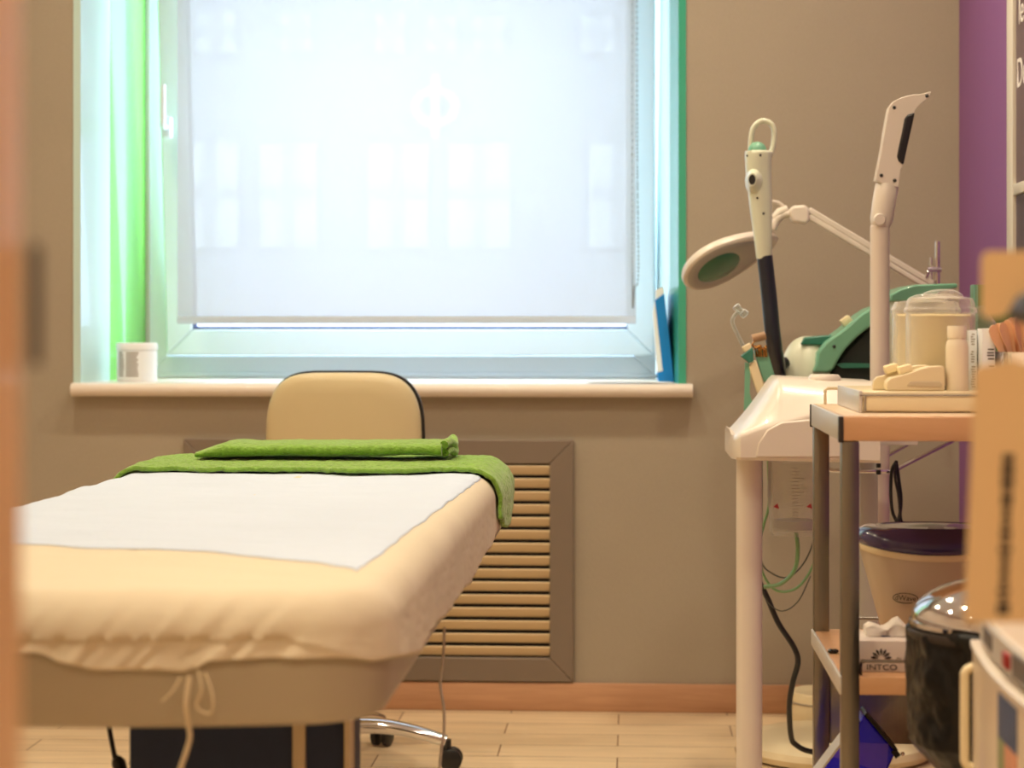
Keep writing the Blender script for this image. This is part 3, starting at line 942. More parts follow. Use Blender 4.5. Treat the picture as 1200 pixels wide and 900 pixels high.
# clear collecting canister hung under the housing
cc = PX(931, 4.24)
zt, zb_ = PZ(540, 4.24), PZ(625, 4.24)
bm = B(); rr_ = .0545
lathe(bm, [(rr_ * .9, zb_), (rr_ * .94, zb_ + .004), (rr_ * .96, zb_ + .05), (rr_, zb_ + .06), (rr_, zt), (rr_ * .93, zt), (rr_ * .9, zb_ + .06), (rr_ * .86, zb_ + .008), (.001, zb_ + .006)], (cc, 4.24, 0), 40)
can = obj('canister', bm, 'clear', fm)
bm = B(); lathe(bm, [(.001, zb_ + .012), (rr_ * .82, zb_ + .012), (rr_ * .84, zb_ + .03), (.001, zb_ + .034)], (cc, 4.24, 0), 32); obj('filter_cup', bm, 'lampgrey', can)
bm = B()
for j in range(16):
    z = zb_ + .035 + j * .007
    for k in range(5 if j % 4 else 9):
        a0 = -1.75 + k * .05
        a1 = a0 + .05
        vs = [bm.verts.new((cc + (rr_ + .0006) * math.cos(a), 4.24 + (rr_ + .0006) * math.sin(a), z + h)) for a, h in ((a0, 0), (a1, 0), (a1, .0012), (a0, .0012))]
        bm.faces.new(vs)
obj('scale_marks', bm, 'greyink', can)
for px in (906, 945):
    q = P(px, 594, 4.18); bm = B(); prism(bm, [q, q + Vector((.012, 0, -.004)), q + Vector((.009, 0, .007))], (0, .002, 0)); obj('red_mark', bm, 'red', can)
# hoses and leads
def lead(name, m, pix, Y, r, par=fm, n=8, sm=8):
    b_ = B(); tube(b_, cr([P(x, y, Y) for x, y in pix], sm), r, n); return obj(name, b_, m, par)
lead('hose', 'hose', [(900, 537), (901, 590), (895, 615), (890, 640), (894, 672), (910, 692), (932, 690), (948, 672), (962, 640)], 4.3, .0028)
lead('hose', 'hose', [(933, 624), (935, 645), (931, 668), (915, 684), (895, 688)], 4.24, .0042)
lead('lead', 'wire', [(893, 537), (893, 600), (892, 655), (905, 672), (925, 676), (945, 655), (958, 620)], 4.32, .0016)
lead('lead', 'wire', [(888, 665), (896, 700), (915, 716), (935, 705), (950, 675)], 4.33, .0013)
b_ = B(); pts = []
for k in range(260):
    tt = k / 259; p0 = P(902, 538 + 45 * tt, 4.3); a = k * .9
    pts.append(p0 + Vector((.0035 * math.cos(a), .0035 * math.sin(a), 0)))
tube(b_, pts, .0013, 5); obj('coiled_lead', b_, 'black', fm)

bm = B()
tube(bm, cr([P(889, 680, 4.36), P(899, 700, 4.38), P(912, 730, 4.4), P(930, 758, 4.42), P(935, 776, 4.44), P(929, 800, 4.46), P(925, 828, 4.5), P(927, 862, 4.56), P(933, 873, 4.58), P(952, 881, 4.60), P(1000, 884, 4.6)], 8), .0062, 10)
tag(obj('mains_cable', bm, 'black'), 'thick black cable curving down to the floor beside the white tube leg', 'cable')

bc = thing('cable_bundle', 'black looped cables tied and hung on the chrome rail above the plum lidded tub', 'cable', P(1052, 545, 4.27))
bm = B()
tube(bm, cr([P(1051, 540, 4.262), P(1045, 552, 4.262), P(1044, 580, 4.27), P(1046, 600, 4.27), P(1052, 615, 4.27), P(1053, 632, 4.27)], 8), .0035, 8)
tube(bm, cr([P(1050, 540, 4.262), P(1053, 560, 4.262), P(1056, 585, 4.26), P(1054, 605, 4.26), P(1049, 618, 4.26), P(1048, 632, 4.26)], 8), .0035, 8)
tube(bm, cr([P(1049, 543, 4.255), P(1049, 560, 4.255), P(1053, 580, 4.255), P(1056, 610, 4.255), P(1062, 628, 4.255)], 8), .003, 8)
obj('cord', bm, 'black', bc)
bm = B(); tube(bm, [P(1052, 608, 4.25), P(1053, 622, 4.25), P(1054, 640, 4.25)], [.005, .010, .011], 12); tube(bm, [P(1055, 612, 4.28), P(1062, 634, 4.28)], [.006, .011], 12); obj('plug', bm, 'black', bc)

# --- steamer on its own post with a round base
sm_y = 4.85
fsx = PX(986, sm_y)
fst = thing('facial_steamer', 'green and cream facial steamer with a tall dark tube and nozzle handle', 'steamer', (fsx, sm_y, 0))
bm = B(); bxp = PX(978, sm_y)
lathe(bm, [(.001, 0), (.20, 0), (.222, .006), (.228, .02), (.222, .034), (.19, .044), (.11, .052), (.04, .058), (.001, .06)], (bxp, sm_y, 0), 64); obj('round_base', bm, 'cream', fst)
zpl = PZ(449, sm_y)
bm = B(); cyl(bm, (fsx + .02, sm_y, .05), (fsx + .02, sm_y, zpl - .01), .018); obj('stand_post', bm, 'white2', fst)
bm = B(); box(bm, PX(922, 4.7), PX(1031, 4.7), 4.68, 5.0, zpl - .02, zpl, .006); obj('deck', bm, 'cavity', fst)
dc = P(945, 440, 4.72)
bm = B(); prof = []
for k in range(17):
    a = PI / 2 * k / 16
    prof.append((max(.001, .066 * math.cos(a) ** .8), zpl + .112 * math.sin(a)))
prof = [(.062, zpl - .0)] + prof
lathe(bm, prof, (PX(948, 4.78), 4.78, 0), 48, None, 1.06, .9); obj('water_tank', bm, 'dome', fst)
bm = B(); pprism(bm, [(938, 404), (943, 395), (973, 392.5), (977, 395), (971, 404.5)], 4.735, .085); obj('tank_cap', bm, 'greend', fst, bev=.004)
bm = B()
Z7 = lambda u, v: (840 + u / 6, 340 + v / 6)
pprism(bm, [Z7(*q) for q in ((677, 578), (700, 520), (705, 442), (770, 360), (900, 268), (1010, 170), (1080, 125), (1160, 100), (1165, 200), (1100, 240), (985, 330), (900, 420), (850, 500), (820, 560), (780, 580))], 4.69, .16)
obj('green_cover', bm, 'greenp', fst, bev=.006)
bm = B(); pprism(bm, [Z7(*q) for q in ((800, 590), (860, 500), (920, 415), (1010, 330), (1110, 250), (1155, 215), (1160, 645), (800, 645))], 4.72, .12); obj('cavity_block', bm, 'cavity', fst, bev=.004)  # solid dark block in place of the open, shaded cavity
bm = B(); pprism(bm, [Z7(*q) for q in ((840, 520), (900, 512), (1075, 515), (1075, 545), (880, 548))], 4.705, .02); obj('dark_slot', bm, 'greend', fst)
bm = B(); q = P(839 + 913 / 6, 340 + 216 / 6, 4.75)
Mx = Matrix.Translation(q) @ Matrix.Rotation(math.radians(-38), 4, 'Y')
box(bm, -.012, .012, -.02, .02, -.009, .009, .003, 2, Mx); obj('cover_knob', bm, 'cream', fst)
bm = B(); ball(bm, P(977.5, 406, 4.688), .004, 6); obj('cover_screw', bm, 'black', fst)
# tube + nozzle handle
tyy = 4.62
bm = B(); tube(bm, cr([P(914, 452, tyy + .1), P(911, 428, tyy + .05), P(906, 395, tyy), P(901, 345, tyy), P(896, 300, tyy)], 8), .0178, 20)
tb = obj('steam_tube', bm, 'navyt', fst)
bm = B(); tube(bm, [P(903, 436, tyy + .10), P(913, 428, tyy + .11), P(922, 424, tyy + .12)], [.012, .018, .012], 14); obj('tube_elbow', bm, 'black', fst)
bm = B()
hp = [(895.5, 303, 8.8), (895.3, 300, 9.2), (894.5, 285, 10.2), (893, 262, 11.8), (891.5, 240, 13.0), (890.2, 222, 14.0), (889.0, 205, 14.8), (888.6, 190, 15.4), (888.8, 181, 16.0), (889, 178, 15.8), (889, 177, 14.4)]
tube(bm, [P(a, b, tyy) for a, b, c_ in hp], [c_ * tyy / F for a, b, c_ in hp], 28)
hd = obj('nozzle_handle', bm, 'dome', fst, ang=60)
bm = B()
q0 = P(885, 212, tyy - .012); q1 = P(881.5, 210.5, tyy - .045)
tube(bm, [q0, q0 + (q1 - q0) * .5, q0 + (q1 - q0) * .85, q1], [.034, .025, .0165, .0145], 24, .68)
obj('nozzle', bm, 'dome', fst)
bm = B(); tube(bm, [q1 + (q1 - q0) * .01, q1 + (q1 - q0) * .03], [.0115, .011], 20, .68); obj('nozzle_opening', bm, 'black', fst)
bm = B()
q = P(887.5, 177, tyy); prof = [(max(.001, .021 * math.cos(PI / 2 * k / 8)), .021 * math.sin(PI / 2 * k / 8)) for k in range(9)]
lathe(bm, prof, q, 24); obj('handle_cap', bm, 'greenp', fst)
bm = B(); tube(bm, cr([P(879.5, 180, tyy + .006), P(880, 165, tyy + .006), P(883, 150, tyy + .006), P(892, 142, tyy + .006), P(902, 144, tyy + .006), P(907, 153, tyy + .006), P(906.5, 168, tyy + .006), P(903, 182, tyy + .004)], 8), .0062, 12); obj('hanging_loop', bm, 'dome', fst)
for a, b in ((875.5, 184), (890, 184), (887, 233.5), (881, 251.5), (894, 251.5)):
    r0 = [c_ for aa, bb, c_ in hp if abs(bb - b) < 12][0] * tyy / F
    cxp = [aa for aa, bb, c_ in hp if abs(bb - b) < 12][0]
    dxx = (a - cxp) * tyy / F
    bm = B(); ball(bm, (PX(a, tyy), tyy - math.sqrt(max(1e-6, r0 * r0 - dxx * dxx)), PZ(b, tyy)), .0031, 6); obj('screw', bm, 'black', hd)

# --- electrode holder hung by the housing
eh_y = 4.46
eh = thing('electrode_holder', 'small green and cream holder with brass electrodes leaning on the white housing', 'tool holder', P(888, 455, eh_y))
bm = B(); pprism(bm, [Z7(*q) for q in ((262, 425), (345, 405), (365, 455), (412, 610), (330, 650), (290, 520))], eh_y, .03); obj('green_panel', bm, 'greenp', eh, bev=.003)
bm = B(); pprism(bm, [Z7(*q) for q in ((225, 540), (238, 512), (275, 490), (300, 560), (345, 700), (300, 735), (285, 725))], eh_y - .014, .03); obj('cream_panel', bm, 'cream', eh, bev=.003)
bm = B(); pprism(bm, [Z7(*q) for q in ((168, 465), (250, 400), (258, 440), (260, 500), (225, 515), (200, 490))], eh_y - .022, .03); obj('green_clip', bm, 'greend', eh, bev=.003)
bm = B(); pprism(bm, [Z7(*q) for q in ((175, 400), (235, 368), (248, 410), (195, 440))], eh_y - .02, .018); obj('cream_clip', bm, 'cream', eh, bev=.003)
bm = B(); pprism(bm, [Z7(*q) for q in ((198, 505), (228, 515), (235, 600), (232, 720), (250, 800), (190, 850), (195, 700))], eh_y - .01, .006); obj('green_strap', bm, 'greenp', eh)
bm = B()
for k in range(5):
    u = 275 + k * 18
    b0 = Z7(u + 6, 470); b1 = Z7(u - 4 + (k % 2) * 6, 400 + (k % 2) * 12)
    tube(bm, [P(*b0, eh_y - .004), P(*b1, eh_y - .004)], .0025, 8)
    ball(bm, P(*b1, eh_y - .004), .004, 6)
tube(bm, cr([P(*Z7(q[0], q[1]), eh_y - .008) for q in ((262, 360), (250, 385), (275, 402), (305, 390), (318, 420))], 6), .0022, 8)
obj('brass_electrodes', bm, 'brass', eh)
bm = B(); tube(bm, [P(*Z7(246, 343), eh_y), P(*Z7(340, 320), eh_y + .004)], [.0095, .0095], 18); obj('wooden_roller', bm, 'tan', eh)
bm = B()
gp = cr([P(*Z7(185, 390), eh_y - .012), P(*Z7(150, 320), eh_y - .012), P(*Z7(112, 235), eh_y - .012), P(*Z7(118, 190), eh_y - .012), P(*Z7(150, 160), eh_y - .012), P(*Z7(180, 165), eh_y - .012)], 8)
tube(bm, gp, .0042, 12)
gp = [P(*Z7(130, 105), eh_y - .012), P(*Z7(150, 130), eh_y - .012), P(*Z7(180, 155), eh_y - .012), P(*Z7(210, 180), eh_y - .012)]
tube(bm, cr(gp, 5), [.004] + [.0085] * 5 + [.0065] * 4 + [.0095] * 5 + [.005], 16)
obj('glass_electrode', bm, 'glass', eh)

# --- magnifying lamp
ly = 4.98
ml = thing('magnifying_lamp', 'white magnifying lamp with a green oval lens on a long folding arm', 'lamp', P(1095, 335, ly))
hc = P(842, 313, ly)
e1 = Vector((math.cos(math.radians(24)), .12, math.sin(math.radians(24)))).normalized()
e2 = Vector((.16, 1, -.50)); e2 = (e2 - e1 * e2.dot(e1)).normalized()
e3 = e1.cross(e2).normalized()
if e3.y > 0: e3 = -e3                                           # underside looks at the camera
def lamp_out(off, n=64):
    out = []
    R = .092 + off
    for k in range(n):
        a = 2 * PI * k / n
        x = R * math.cos(a); y = R * math.sin(a)
        if x > 0:
            x *= 1.76 if off > -.05 else 1
            y *= 1 - .30 * (max(0, x - .02) / (R * 1.76)) ** 1.3 if off > -.05 else 1
        out.append((x, y))
    return out
def lp(x, y, z): return hc + e1 * x + e2 * y + e3 * z
bm = B(); rings = []
for off, z in ((-.018, -.024), (-.004, -.021), (0, -.014), (0, -.004), (-.004, 0.0), (-.006, 0.0)):
    rings.append([lp(x, y, z) for x, y in lamp_out(off)])
loft(bm, rings); lh = obj('lamp_head', bm, 'white', ml)
bm = B(); rings = []
for off, z in ((-.007, .0), (-.010, .002), (-.018, .0025)):
    rings.append([lp(x * .92 - .004, y, z) for x, y in lamp_out(off)])
rings.append([lp(.058 * math.cos(2 * PI * k / 64), .058 * math.sin(2 * PI * k / 64), .0028) for k in range(64)])
rings.append([lp(.056 * math.cos(2 * PI * k / 64), .056 * math.sin(2 * PI * k / 64), .0015) for k in range(64)])
loft(bm, rings, cap=False); obj('light_cover', bm, 'lampgrey', ml)
bm = B(); rings = [[lp(r * math.cos(2 * PI * k / 48), r * math.sin(2 * PI * k / 48), z) for k in range(48)] for r, z in ((.0565, .0016), (.05, .003), (.03, .0055), (.008, .0065))]
loft(bm, rings); obj('lens', bm, 'lens', ml)
aE = P(918, 272, ly - .0)
bm = B()
tube(bm, cr([P(905, 268, ly), P(910, 258, ly), P(917, 252, ly), P(925, 250, ly)], 6), .011, 12)
tube(bm, cr([P(905, 236, ly), P(913, 238, ly), P(921, 245, ly), P(926, 250, ly)], 6), .0042, 10)
tube(bm, [P(906, 256, ly), P(914, 249, ly), P(923, 245, ly)], [.008, .012, .010], 12)
obj('head_joint', bm, 'white', ml)
bm = B(); pprism(bm, [(924, 247), (929, 241), (944, 240), (949, 245), (949, 259), (944, 263), (928, 260)], ly - .02, .04); obj('elbow_joint', bm, 'white', ml, bev=.008)
bm = B()
for off, w in ((-4.2, 3.6), (3.4, 3.0)):
    a0 = Vector((948, 250 + off)); a1 = Vector((1094, 337 + off * 1.0)); dn = Vector((-(a1 - a0).y, (a1 - a0).x)).normalized()
    q = [a0 + dn * w, a1 + dn * w, a1 - dn * w, a0 - dn * w]
    pprism(bm, [(p.x, p.y) for p in q], ly - .013, .026)
obj('folding_arm', bm, 'white', ml, bev=.003)
bm = B()
tube(bm, [P(1098.5, 283, ly), P(1098.5, 372, ly)], .0062, 16)
tube(bm, [P(1091, 302, ly), P(1091, 340, ly)], .0034, 12)
cyl(bm, P(1087, 316, ly - .012), P(1103, 316, ly - .012), .006)
tube(bm, cr([P(1085, 326, ly - .012), P(1088, 318, ly - .012), P(1093, 312, ly - .012)], 4), .004, 8)
obj('clamp_post', bm, 'chrome', ml)

# --- pole with the white handpiece
py_ = 4.46
ph = thing('handpiece_stand', 'tall white pole carrying a tilted white handpiece with a black grip', 'beauty tool', (PX(1031, py_), py_, 0))
bm = B(); cyl(bm, (PX(1031, py_), py_, .02), P(1031, 266, py_), .0208, .0208, 32)
tube(bm, [P(1031, 266, py_), P(1031, 263, py_), P(1031, 258, py_)], [.0208, .0185, .016], 24); obj('pole', bm, 'lilac', ph)
bm = B(); lathe(bm, [(.001, 0), (.10, 0), (.11, .008), (.10, .02), (.03, .026), (.001, .026)], (PX(1031, py_), py_, 0), 40); obj('pole_base', bm, 'white2', ph)
Z5 = lambda u, v: (1000 + u / 4.5, 90 + v / 4.5)
bm = B()
# rounded knuckle
tube(bm, [P(*Z5(140, 800), py_), P(*Z5(142, 785), py_), P(*Z5(148, 755), py_), P(*Z5(162, 660), py_), P(*Z5(178, 572), py_), P(*Z5(179, 566), py_)], [.015, .021, .0245, .0252, .0252, .024], 28)
kn_ = obj('knuckle', bm, 'white', ph, ang=60)
bm = B(); q = P(*Z5(138, 753), py_ - .022); lathe(bm, [(.001, -.002), (.0135, -.002), (.0135, .003), (.011, .006), (.001, .0065)], q, 28, Matrix.Rotation(PI / 2, 4, 'X')); obj('pivot_cap', bm, 'white', kn_)
bm = B()
pprism(bm, [Z5(*q) for q in ((117, 548), (128, 490), (150, 380), (166, 275), (180, 200), (188, 160), (212, 128), (262, 106), (322, 92), (352, 92), (409, 77), (411, 84), (400, 108), (350, 148), (328, 175), (322, 200), (300, 300), (266, 460), (250, 490), (243, 540), (238, 582), (180, 572))], py_ - .022, .044)
hh_ = obj('handpiece_body', bm, 'white', ph, bev=.007)
bm = B(); pprism(bm, [Z5(*q) for q in ((272, 215), (290, 198), (325, 188), (322, 205), (300, 305), (265, 464), (240, 445), (231, 420), (240, 372), (258, 290))], py_ - .027, .05); obj('black_grip', bm, 'black', hh_, bev=.004)
for q in ((216, 162), (388, 100), (148, 520), (218, 547)):
    bm = B(); ball(bm, P(*Z5(*q), py_ - .022), .004, 6); obj('screw', bm, 'black', hh_)

# --- green topped unit on the machine's shelf
gu = thing('green_topped_unit', 'machine with a sloping sea green lid behind the clear storage jars', 'beauty machine', P(1085, 505, 4.6))
bm = B(); box(bm, PX(1046, 4.6), PX(1118, 4.6), 4.57, 4.82, zp + .0008, PZ(352, 4.6), .008); obj('body', bm, 'white2', gu)
bm = B(); pprism(bm, [(1043.5, 352.5), (1044, 345), (1056, 338.5), (1072, 333.5), (1122, 332), (1122.5, 337), (1100, 342), (1090, 354)], 4.55, .27); obj('lid', bm, 'greenp', gu, bev=.004)

# small round foot near the wall
bm = B()
rc = PX(968, 5.17)
lathe(bm, [(.001, 0), (.085, 0), (.088, .004), (.088, .082), (.084, .088), (.001, .09)], (rc, 5.2, 0), 48)
wt = thing('round_canister', 'low round cream canister on the floor against the wooden baseboard', 'canister', (rc, 5.2, 0))
obj('body', bm, 'cream', wt)
bm = B(); lathe(bm, [(.0885, .060), (.090, .061), (.090, .063), (.0885, .064)], (rc, 5.2, 0), 48); obj('rim_groove', bm, 'greyink', wt)

# ================================================================= TROLLEY
tY0, tY1 = 2.73, 3.17
tX0, tX1 = PX(985, tY0), .835
zt1, zt0 = PZ(488, tY0, 1000), PZ(517, tY0, 1000)
tr = thing('steel_trolley', 'beech laminate trolley with square steel legs carrying jars and bottles', 'trolley', ((tX0 + tX1) / 2, 2.95, 0))
lw = 22 * tY0 / F
bm = B(); box(bm, tX0 + .003, tX1, tY0, tY1, zt0, zt1, .002); ts = obj('top_shelf', bm, 'laminate', tr)
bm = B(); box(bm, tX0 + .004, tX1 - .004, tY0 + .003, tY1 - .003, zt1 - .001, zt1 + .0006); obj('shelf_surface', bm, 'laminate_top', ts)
bm = B(); box(bm, tX0 - .001, tX0 + .003, tY0 + .004, tY1 - .004, zt0, zt1 + .0004, .001); obj('end_band', bm, 'steel_light', ts)
bm = B(); box(bm, tX0 - .0025, tX0 + .004, tY0 - .0015, tY0 + .010, zt0 - .002, zt1, .001); obj('corner_cap', bm, 'hand', ts)
bm = B(); box(bm, tX0 - .0025, tX0 + .004, tY1 - .010, tY1 + .0015, zt0 - .002, zt1, .001); obj('corner_cap', bm, 'hand', ts)
zm1, zm0 = PZ(794, tY0, 1000), PZ(815, tY0, 1000)
bm = B(); box(bm, tX0 + .003, tX1, tY0 + .003, tY1, zm0, zm1, .002); ms = obj('middle_shelf', bm, 'laminate', tr)
bm = B(); box(bm, tX0 - .001, tX0 + .003, tY0 + .004, tY1 - .004, zm0, zm1 + .0004, .001); obj('end_band', bm, 'steel_light', ms)
bm = B(); box(bm, tX0 + .003, tX1, tY0 + .003, tY1, .27, .292, .002); obj('bottom_shelf', bm, 'laminate', tr)
bm = B(); box(bm, tX0 + lw, tX1 - lw, tY1 - .012, tY1 - .006, .365, zm0, .001); obj('back_panel', bm, 'steel', tr)
for x in (tX0, tX1 - lw):
    for y in (tY0 + .001, tY1 - lw - .001):
        for (za, zb2) in ((.05, zm0), (zm1, zt0)) if False else ((.05, zt0 - .0005),):
            bm = B(); box(bm, x + .0015, x + lw, y, y + lw, za, zb2, .002); lg = obj('leg', bm, 'steel', tr)
        bm = B(); cyl(bm, (x + lw / 2 - .011, y + lw / 2, .025), (x + lw / 2 + .011, y + lw / 2, .025), .025); cyl(bm, (x + lw / 2, y + lw / 2, .03), (x + lw / 2, y + lw / 2, .055), .009); obj('caster', bm, 'black', lg)
def guard(par, z, h, r=.0021):
    x0_, x1_, y0_, y1_ = tX0 + lw + .004, tX1 - .03, tY0 + .02, tY1 - .015
    b_ = B()
    tube(b_, cr([(x0_, y0_, z), (x0_, y0_, z + h - .006), (x0_ + .006, y0_, z + h), (x0_ + .05, y0_, z + h), (x1_, y0_, z + h), (x1_, y0_, z)], 4), r, 8); obj('guard_rail', b_, 'steel', par); b_ = B()
    tube(b_, cr([(tX0 + .045, y1_, z), (tX0 + .045, y1_, z + h - .006), (tX0 + .051, y1_, z + h), (tX0 + .1, y1_, z + h), (x1_, y1_, z + h), (x1_, y1_, z)], 4), r, 8)
    return obj('guard_rail', b_, 'steel', par)
guard(ms, zm1, .0185)
b_ = B(); y1_ = tY1 - .02
a0 = P(967, 470, y1_)
tube(b_, [(a0.x, y1_, zt1), (a0.x, y1_, PZ(457, y1_)), (a0.x + .004, y1_, PZ(454.5, y1_)), (a0.x + .3, y1_, PZ(454, y1_))], .0024, 8); obj('guard_rail', b_, 'trim', ts)

# --- tray on top
ty0, ty1 = 2.83, 3.125
tx0 = PX(1008, ty0); txr = .79
tz = PZ(459, ty0, 1050)
tp = thing('storage_tray', 'low cream tray box with recessed front lying on the trolley top', 'tray', (tx0 + .2, 2.97, zt1))
bm = B(); box(bm, tx0, txr, ty0 + .004, ty1, zt1 + .001, tz, .003); obj('tray_body', bm, 'cream', tp)
bm = B(); box(bm, tx0 + .007, txr - .006, ty0 + .001, ty0 + .006, zt1 + .003, tz - .006, .002); obj('front_panel', bm, 'cream', tp)
bm = B(); box(bm, tx0 - .0015, tx0 + .003, ty0 + .001, ty1, zt1 + .001, tz + .001, .001); obj('side_plate', bm, 'steel_light', tp)
bm = B(); tube(bm, cr([(tx0 + .007, ty0 + .0005, zt1 + .003), (tx0 + .007, ty0 + .0005, tz - .010), (tx0 + .011, ty0 + .0005, tz - .0055), (tx0 + .04, ty0 + .0005, tz - .005), (txr - .01, ty0 + .0005, tz - .005)], 4), .0014, 6); obj('panel_edge', bm, 'greyink', tp)

# --- two clear jars
def clear_jar(cxp, Y, label, ytop):
    r = .049; x = PX(cxp, Y); zb2 = tz; H = PZ(ytop, Y) - zb2
    t_ = thing('storage_jar', label, 'jar', (x, Y, zb2), 'clear storage jars on the trolley')
    hb = PZ(367, Y) - zb2
    b_ = B(); lathe(b_, [(.001, 0), (r * .95, 0), (r, .006), (r, hb), (r * .94, hb), (r * .94, .006), (.001, .004)], (x, Y, zb2), 48); obj('jar_body', b_, 'clear', t_)
    b_ = B(); lathe(b_, [(.001, .006), (r * .935, .006), (r * .938, hb * .96), (r * .85, hb * .985), (.001, hb * .99)], (x, Y, zb2), 40); obj('contents', b_, 'cotton', t_)
    b_ = B(); lathe(b_, [(r * 1.045, hb), (r * 1.055, hb + .003), (r * 1.045, hb + .006), (r * 1.0, hb + .008), (r * .99, hb + (H - hb) * .55), (r * .93, hb + (H - hb) * .8), (r * .72, H - .003), (r * .3, H), (.001, H)], (x, Y, zb2), 48)
    obj('jar_lid', b_, 'clear', t_)
    b_ = B()
    tube(b_, cr([(x - .022, Y - .01, zb2 + H), (x - .012, Y - .02, zb2 + H + .003), (x + .012, Y - .02, zb2 + H + .0035), (x + .024, Y - .008, zb2 + H)], 6), .004, 10, 2.2)
    obj('lid_handle', b_, 'clear', t_)
clear_jar(1102, 2.955, 'clear jar of cream cotton on the trolley tray, nearer of the two', 346)
clear_jar(1085, 3.065, 'clear jar of cream cotton half hidden behind the nearer jar', 351)

# --- two cream handpieces with square knobs
Z8 = lambda u, v: (1020 + u / 5.63, 320 + v / 5.63)
def wax_piece(dx, Y, d, label):
    ox = P(*Z8(110, 745), Y)
    t_ = thing('roller_heater', label, 'beauty tool', (ox.x, Y, tz), 'cream roller heaters on the tray')
    out = [(108, 752), (104, 720), (110, 690), (135, 665), (190, 652), (260, 632), (330, 605), (390, 590), (470, 586), (490, 600), (492, 740), (480, 752)]
    b_ = B(); pts = [P(*Z8(u + dx, v), Y) for u, v in out]
    dz = tz - min(p.z for p in pts) + .0003
    for p in pts: p.z += dz
    prism(b_, pts, (0, d, 0)); obj('body', b_, 'cream', t_, bev=.004)
    b_ = B(); q = [P(*Z8(u + dx, v), Y - .0012) for u, v in ((240, 720), (262, 690), (460, 690), (476, 706), (470, 728))]
    for p in q: p.z += dz
    prism(b_, q, (0, .004, 0)); obj('side_recess', b_, 'trim', t_, bev=.001)
    b_ = B(); q = P(*Z8(228 + dx, 612), Y + d / 2); q.z += dz
    box(b_, -.0092, .0092, -.012, .012, -.005, .0062, .002, 2, Matrix.Translation(q) @ Matrix.Rotation(math.radians(-16), 4, 'Y')); obj('knob', b_, 'cotton', t_)
wax_piece(0, 2.852, .034, 'cream roller heater with a square knob at the front of the tray')
wax_piece(-92, 2.905 - .012, .0, '') if False else None
def rear_piece():
    wax_piece(-92, 2.892, .012, 'cream roller heater half hidden behind the front roller heater')
rear_piece()

# --- bottles and boxes
by_ = 2.868
bxx = PX(1121.5, by_)
bt = thing('lotion_bottle', 'small white capped bottle standing in front of the clear jars', 'bottle', (bxx, by_, tz))
r = 13 * by_ / F
hb = PZ(403, by_) - tz
bm = B(); lathe(bm, [(.001, 0), (r * .95, 0), (r, .003), (r, hb - .004), (r * .93, hb + .002), (r * .8, hb + .006), (r * .78, hb + .01)], (bxx, by_, tz), 36); obj('bottle_body', bm, 'bottle', bt)
bm = B(); H = PZ(382, by_) - tz; lathe(bm, [(r * .84, hb + .008), (r * .86, hb + .01), (r * .86, H - .001), (r * .82, H), (.001, H)], (bxx, by_, tz), 36); obj('cap', bm, 'bottle', bt)

yb_ = 2.90
bx_ = thing('ampoule_carton', 'narrow white carton with fine print between the bottle and the clear bottle', 'box', P(1140, 458, yb_))
bm = B(); box(bm, PX(1135.5, yb_), PX(1145, yb_), yb_, yb_ + .03, tz, PZ(387, yb_), .0008); obj('carton_body', bm, 'paper', bx_)
bm = B()
for j in range(22):
    if j in (5, 6, 12): continue
    z = PZ(391, yb_) - j * .0035
    x = PX(1137.5 + random.random() * 1.5, yb_); box(bm, x, x + .003 + random.random() * .003, yb_ - .0005, yb_ + .0005, z - .0015, z)
obj('fine_print', bm, 'greyink', bx_)

yb_ = 2.985
cb = thing('clear_bottle', 'clear plastic bottle with sloping shoulders behind the narrow white carton', 'bottle', P(1150, 440, yb_))
x = PX(1150, yb_)
bm = B(); lathe(bm, [(.001, 0), (.019, 0), (.0205, .003), (.0205, PZ(378, yb_) - tz), (.010, PZ(367, yb_) - tz), (.0095, PZ(362, yb_) - tz)], (x, yb_, tz), 32); obj('bottle_body', bm, 'clear', cb)
bm = B(); lathe(bm, [(.0098, PZ(368, yb_) - tz), (.0105, PZ(367, yb_) - tz), (.0105, PZ(360, yb_) - tz), (.001, PZ(359, yb_) - tz)], (x, yb_, tz), 24); obj('cap', bm, 'clear', cb)
bm = B(); lathe(bm, [(.001, .004), (.0185, .004), (.019, .03), (.001, .03)], (x, yb_, tz), 24); obj('liquid', bm, 'tan', cb)

yb_ = 3.06
gb = thing('green_carton', 'upright dark green carton behind the clear bottle on the trolley', 'box', P(1152, 440, yb_))
bm = B(); box(bm, PX(1142, yb_), PX(1190, yb_), yb_, yb_ + .04, tz, PZ(334, yb_), .001); obj('carton_body', bm, 'greenbox', gb)
bm = B(); box(bm, PX(1141.6, yb_), PX(1146, yb_), yb_ - .0008, yb_ + .002, tz + .08, PZ(334.5, yb_)); obj('edge_band', bm, 'greenp', gb)

yb_ = 2.87
wb = thing('white_carton', 'small white carton with dark lines of print beside the spatula cup', 'box', P(1158, 458, yb_))
bm = B(); box(bm, PX(1151, yb_), PX(1166, yb_), yb_, yb_ + .04, tz, PZ(385, yb_), .0008); obj('carton_body', bm, 'paper', wb)
bm = B()
for yy, w in ((397, 3), (409, 7), (413, 8), (416, 8), (420, 7), (428, 6)):
    z = PZ(yy, yb_); x1_ = PX(1165, yb_); box(bm, x1_ - w * yb_ / F, x1_, yb_ - .0006, yb_ + .0006, z - .0011, z + .0008)
obj('print_lines', bm, 'ink', wb)

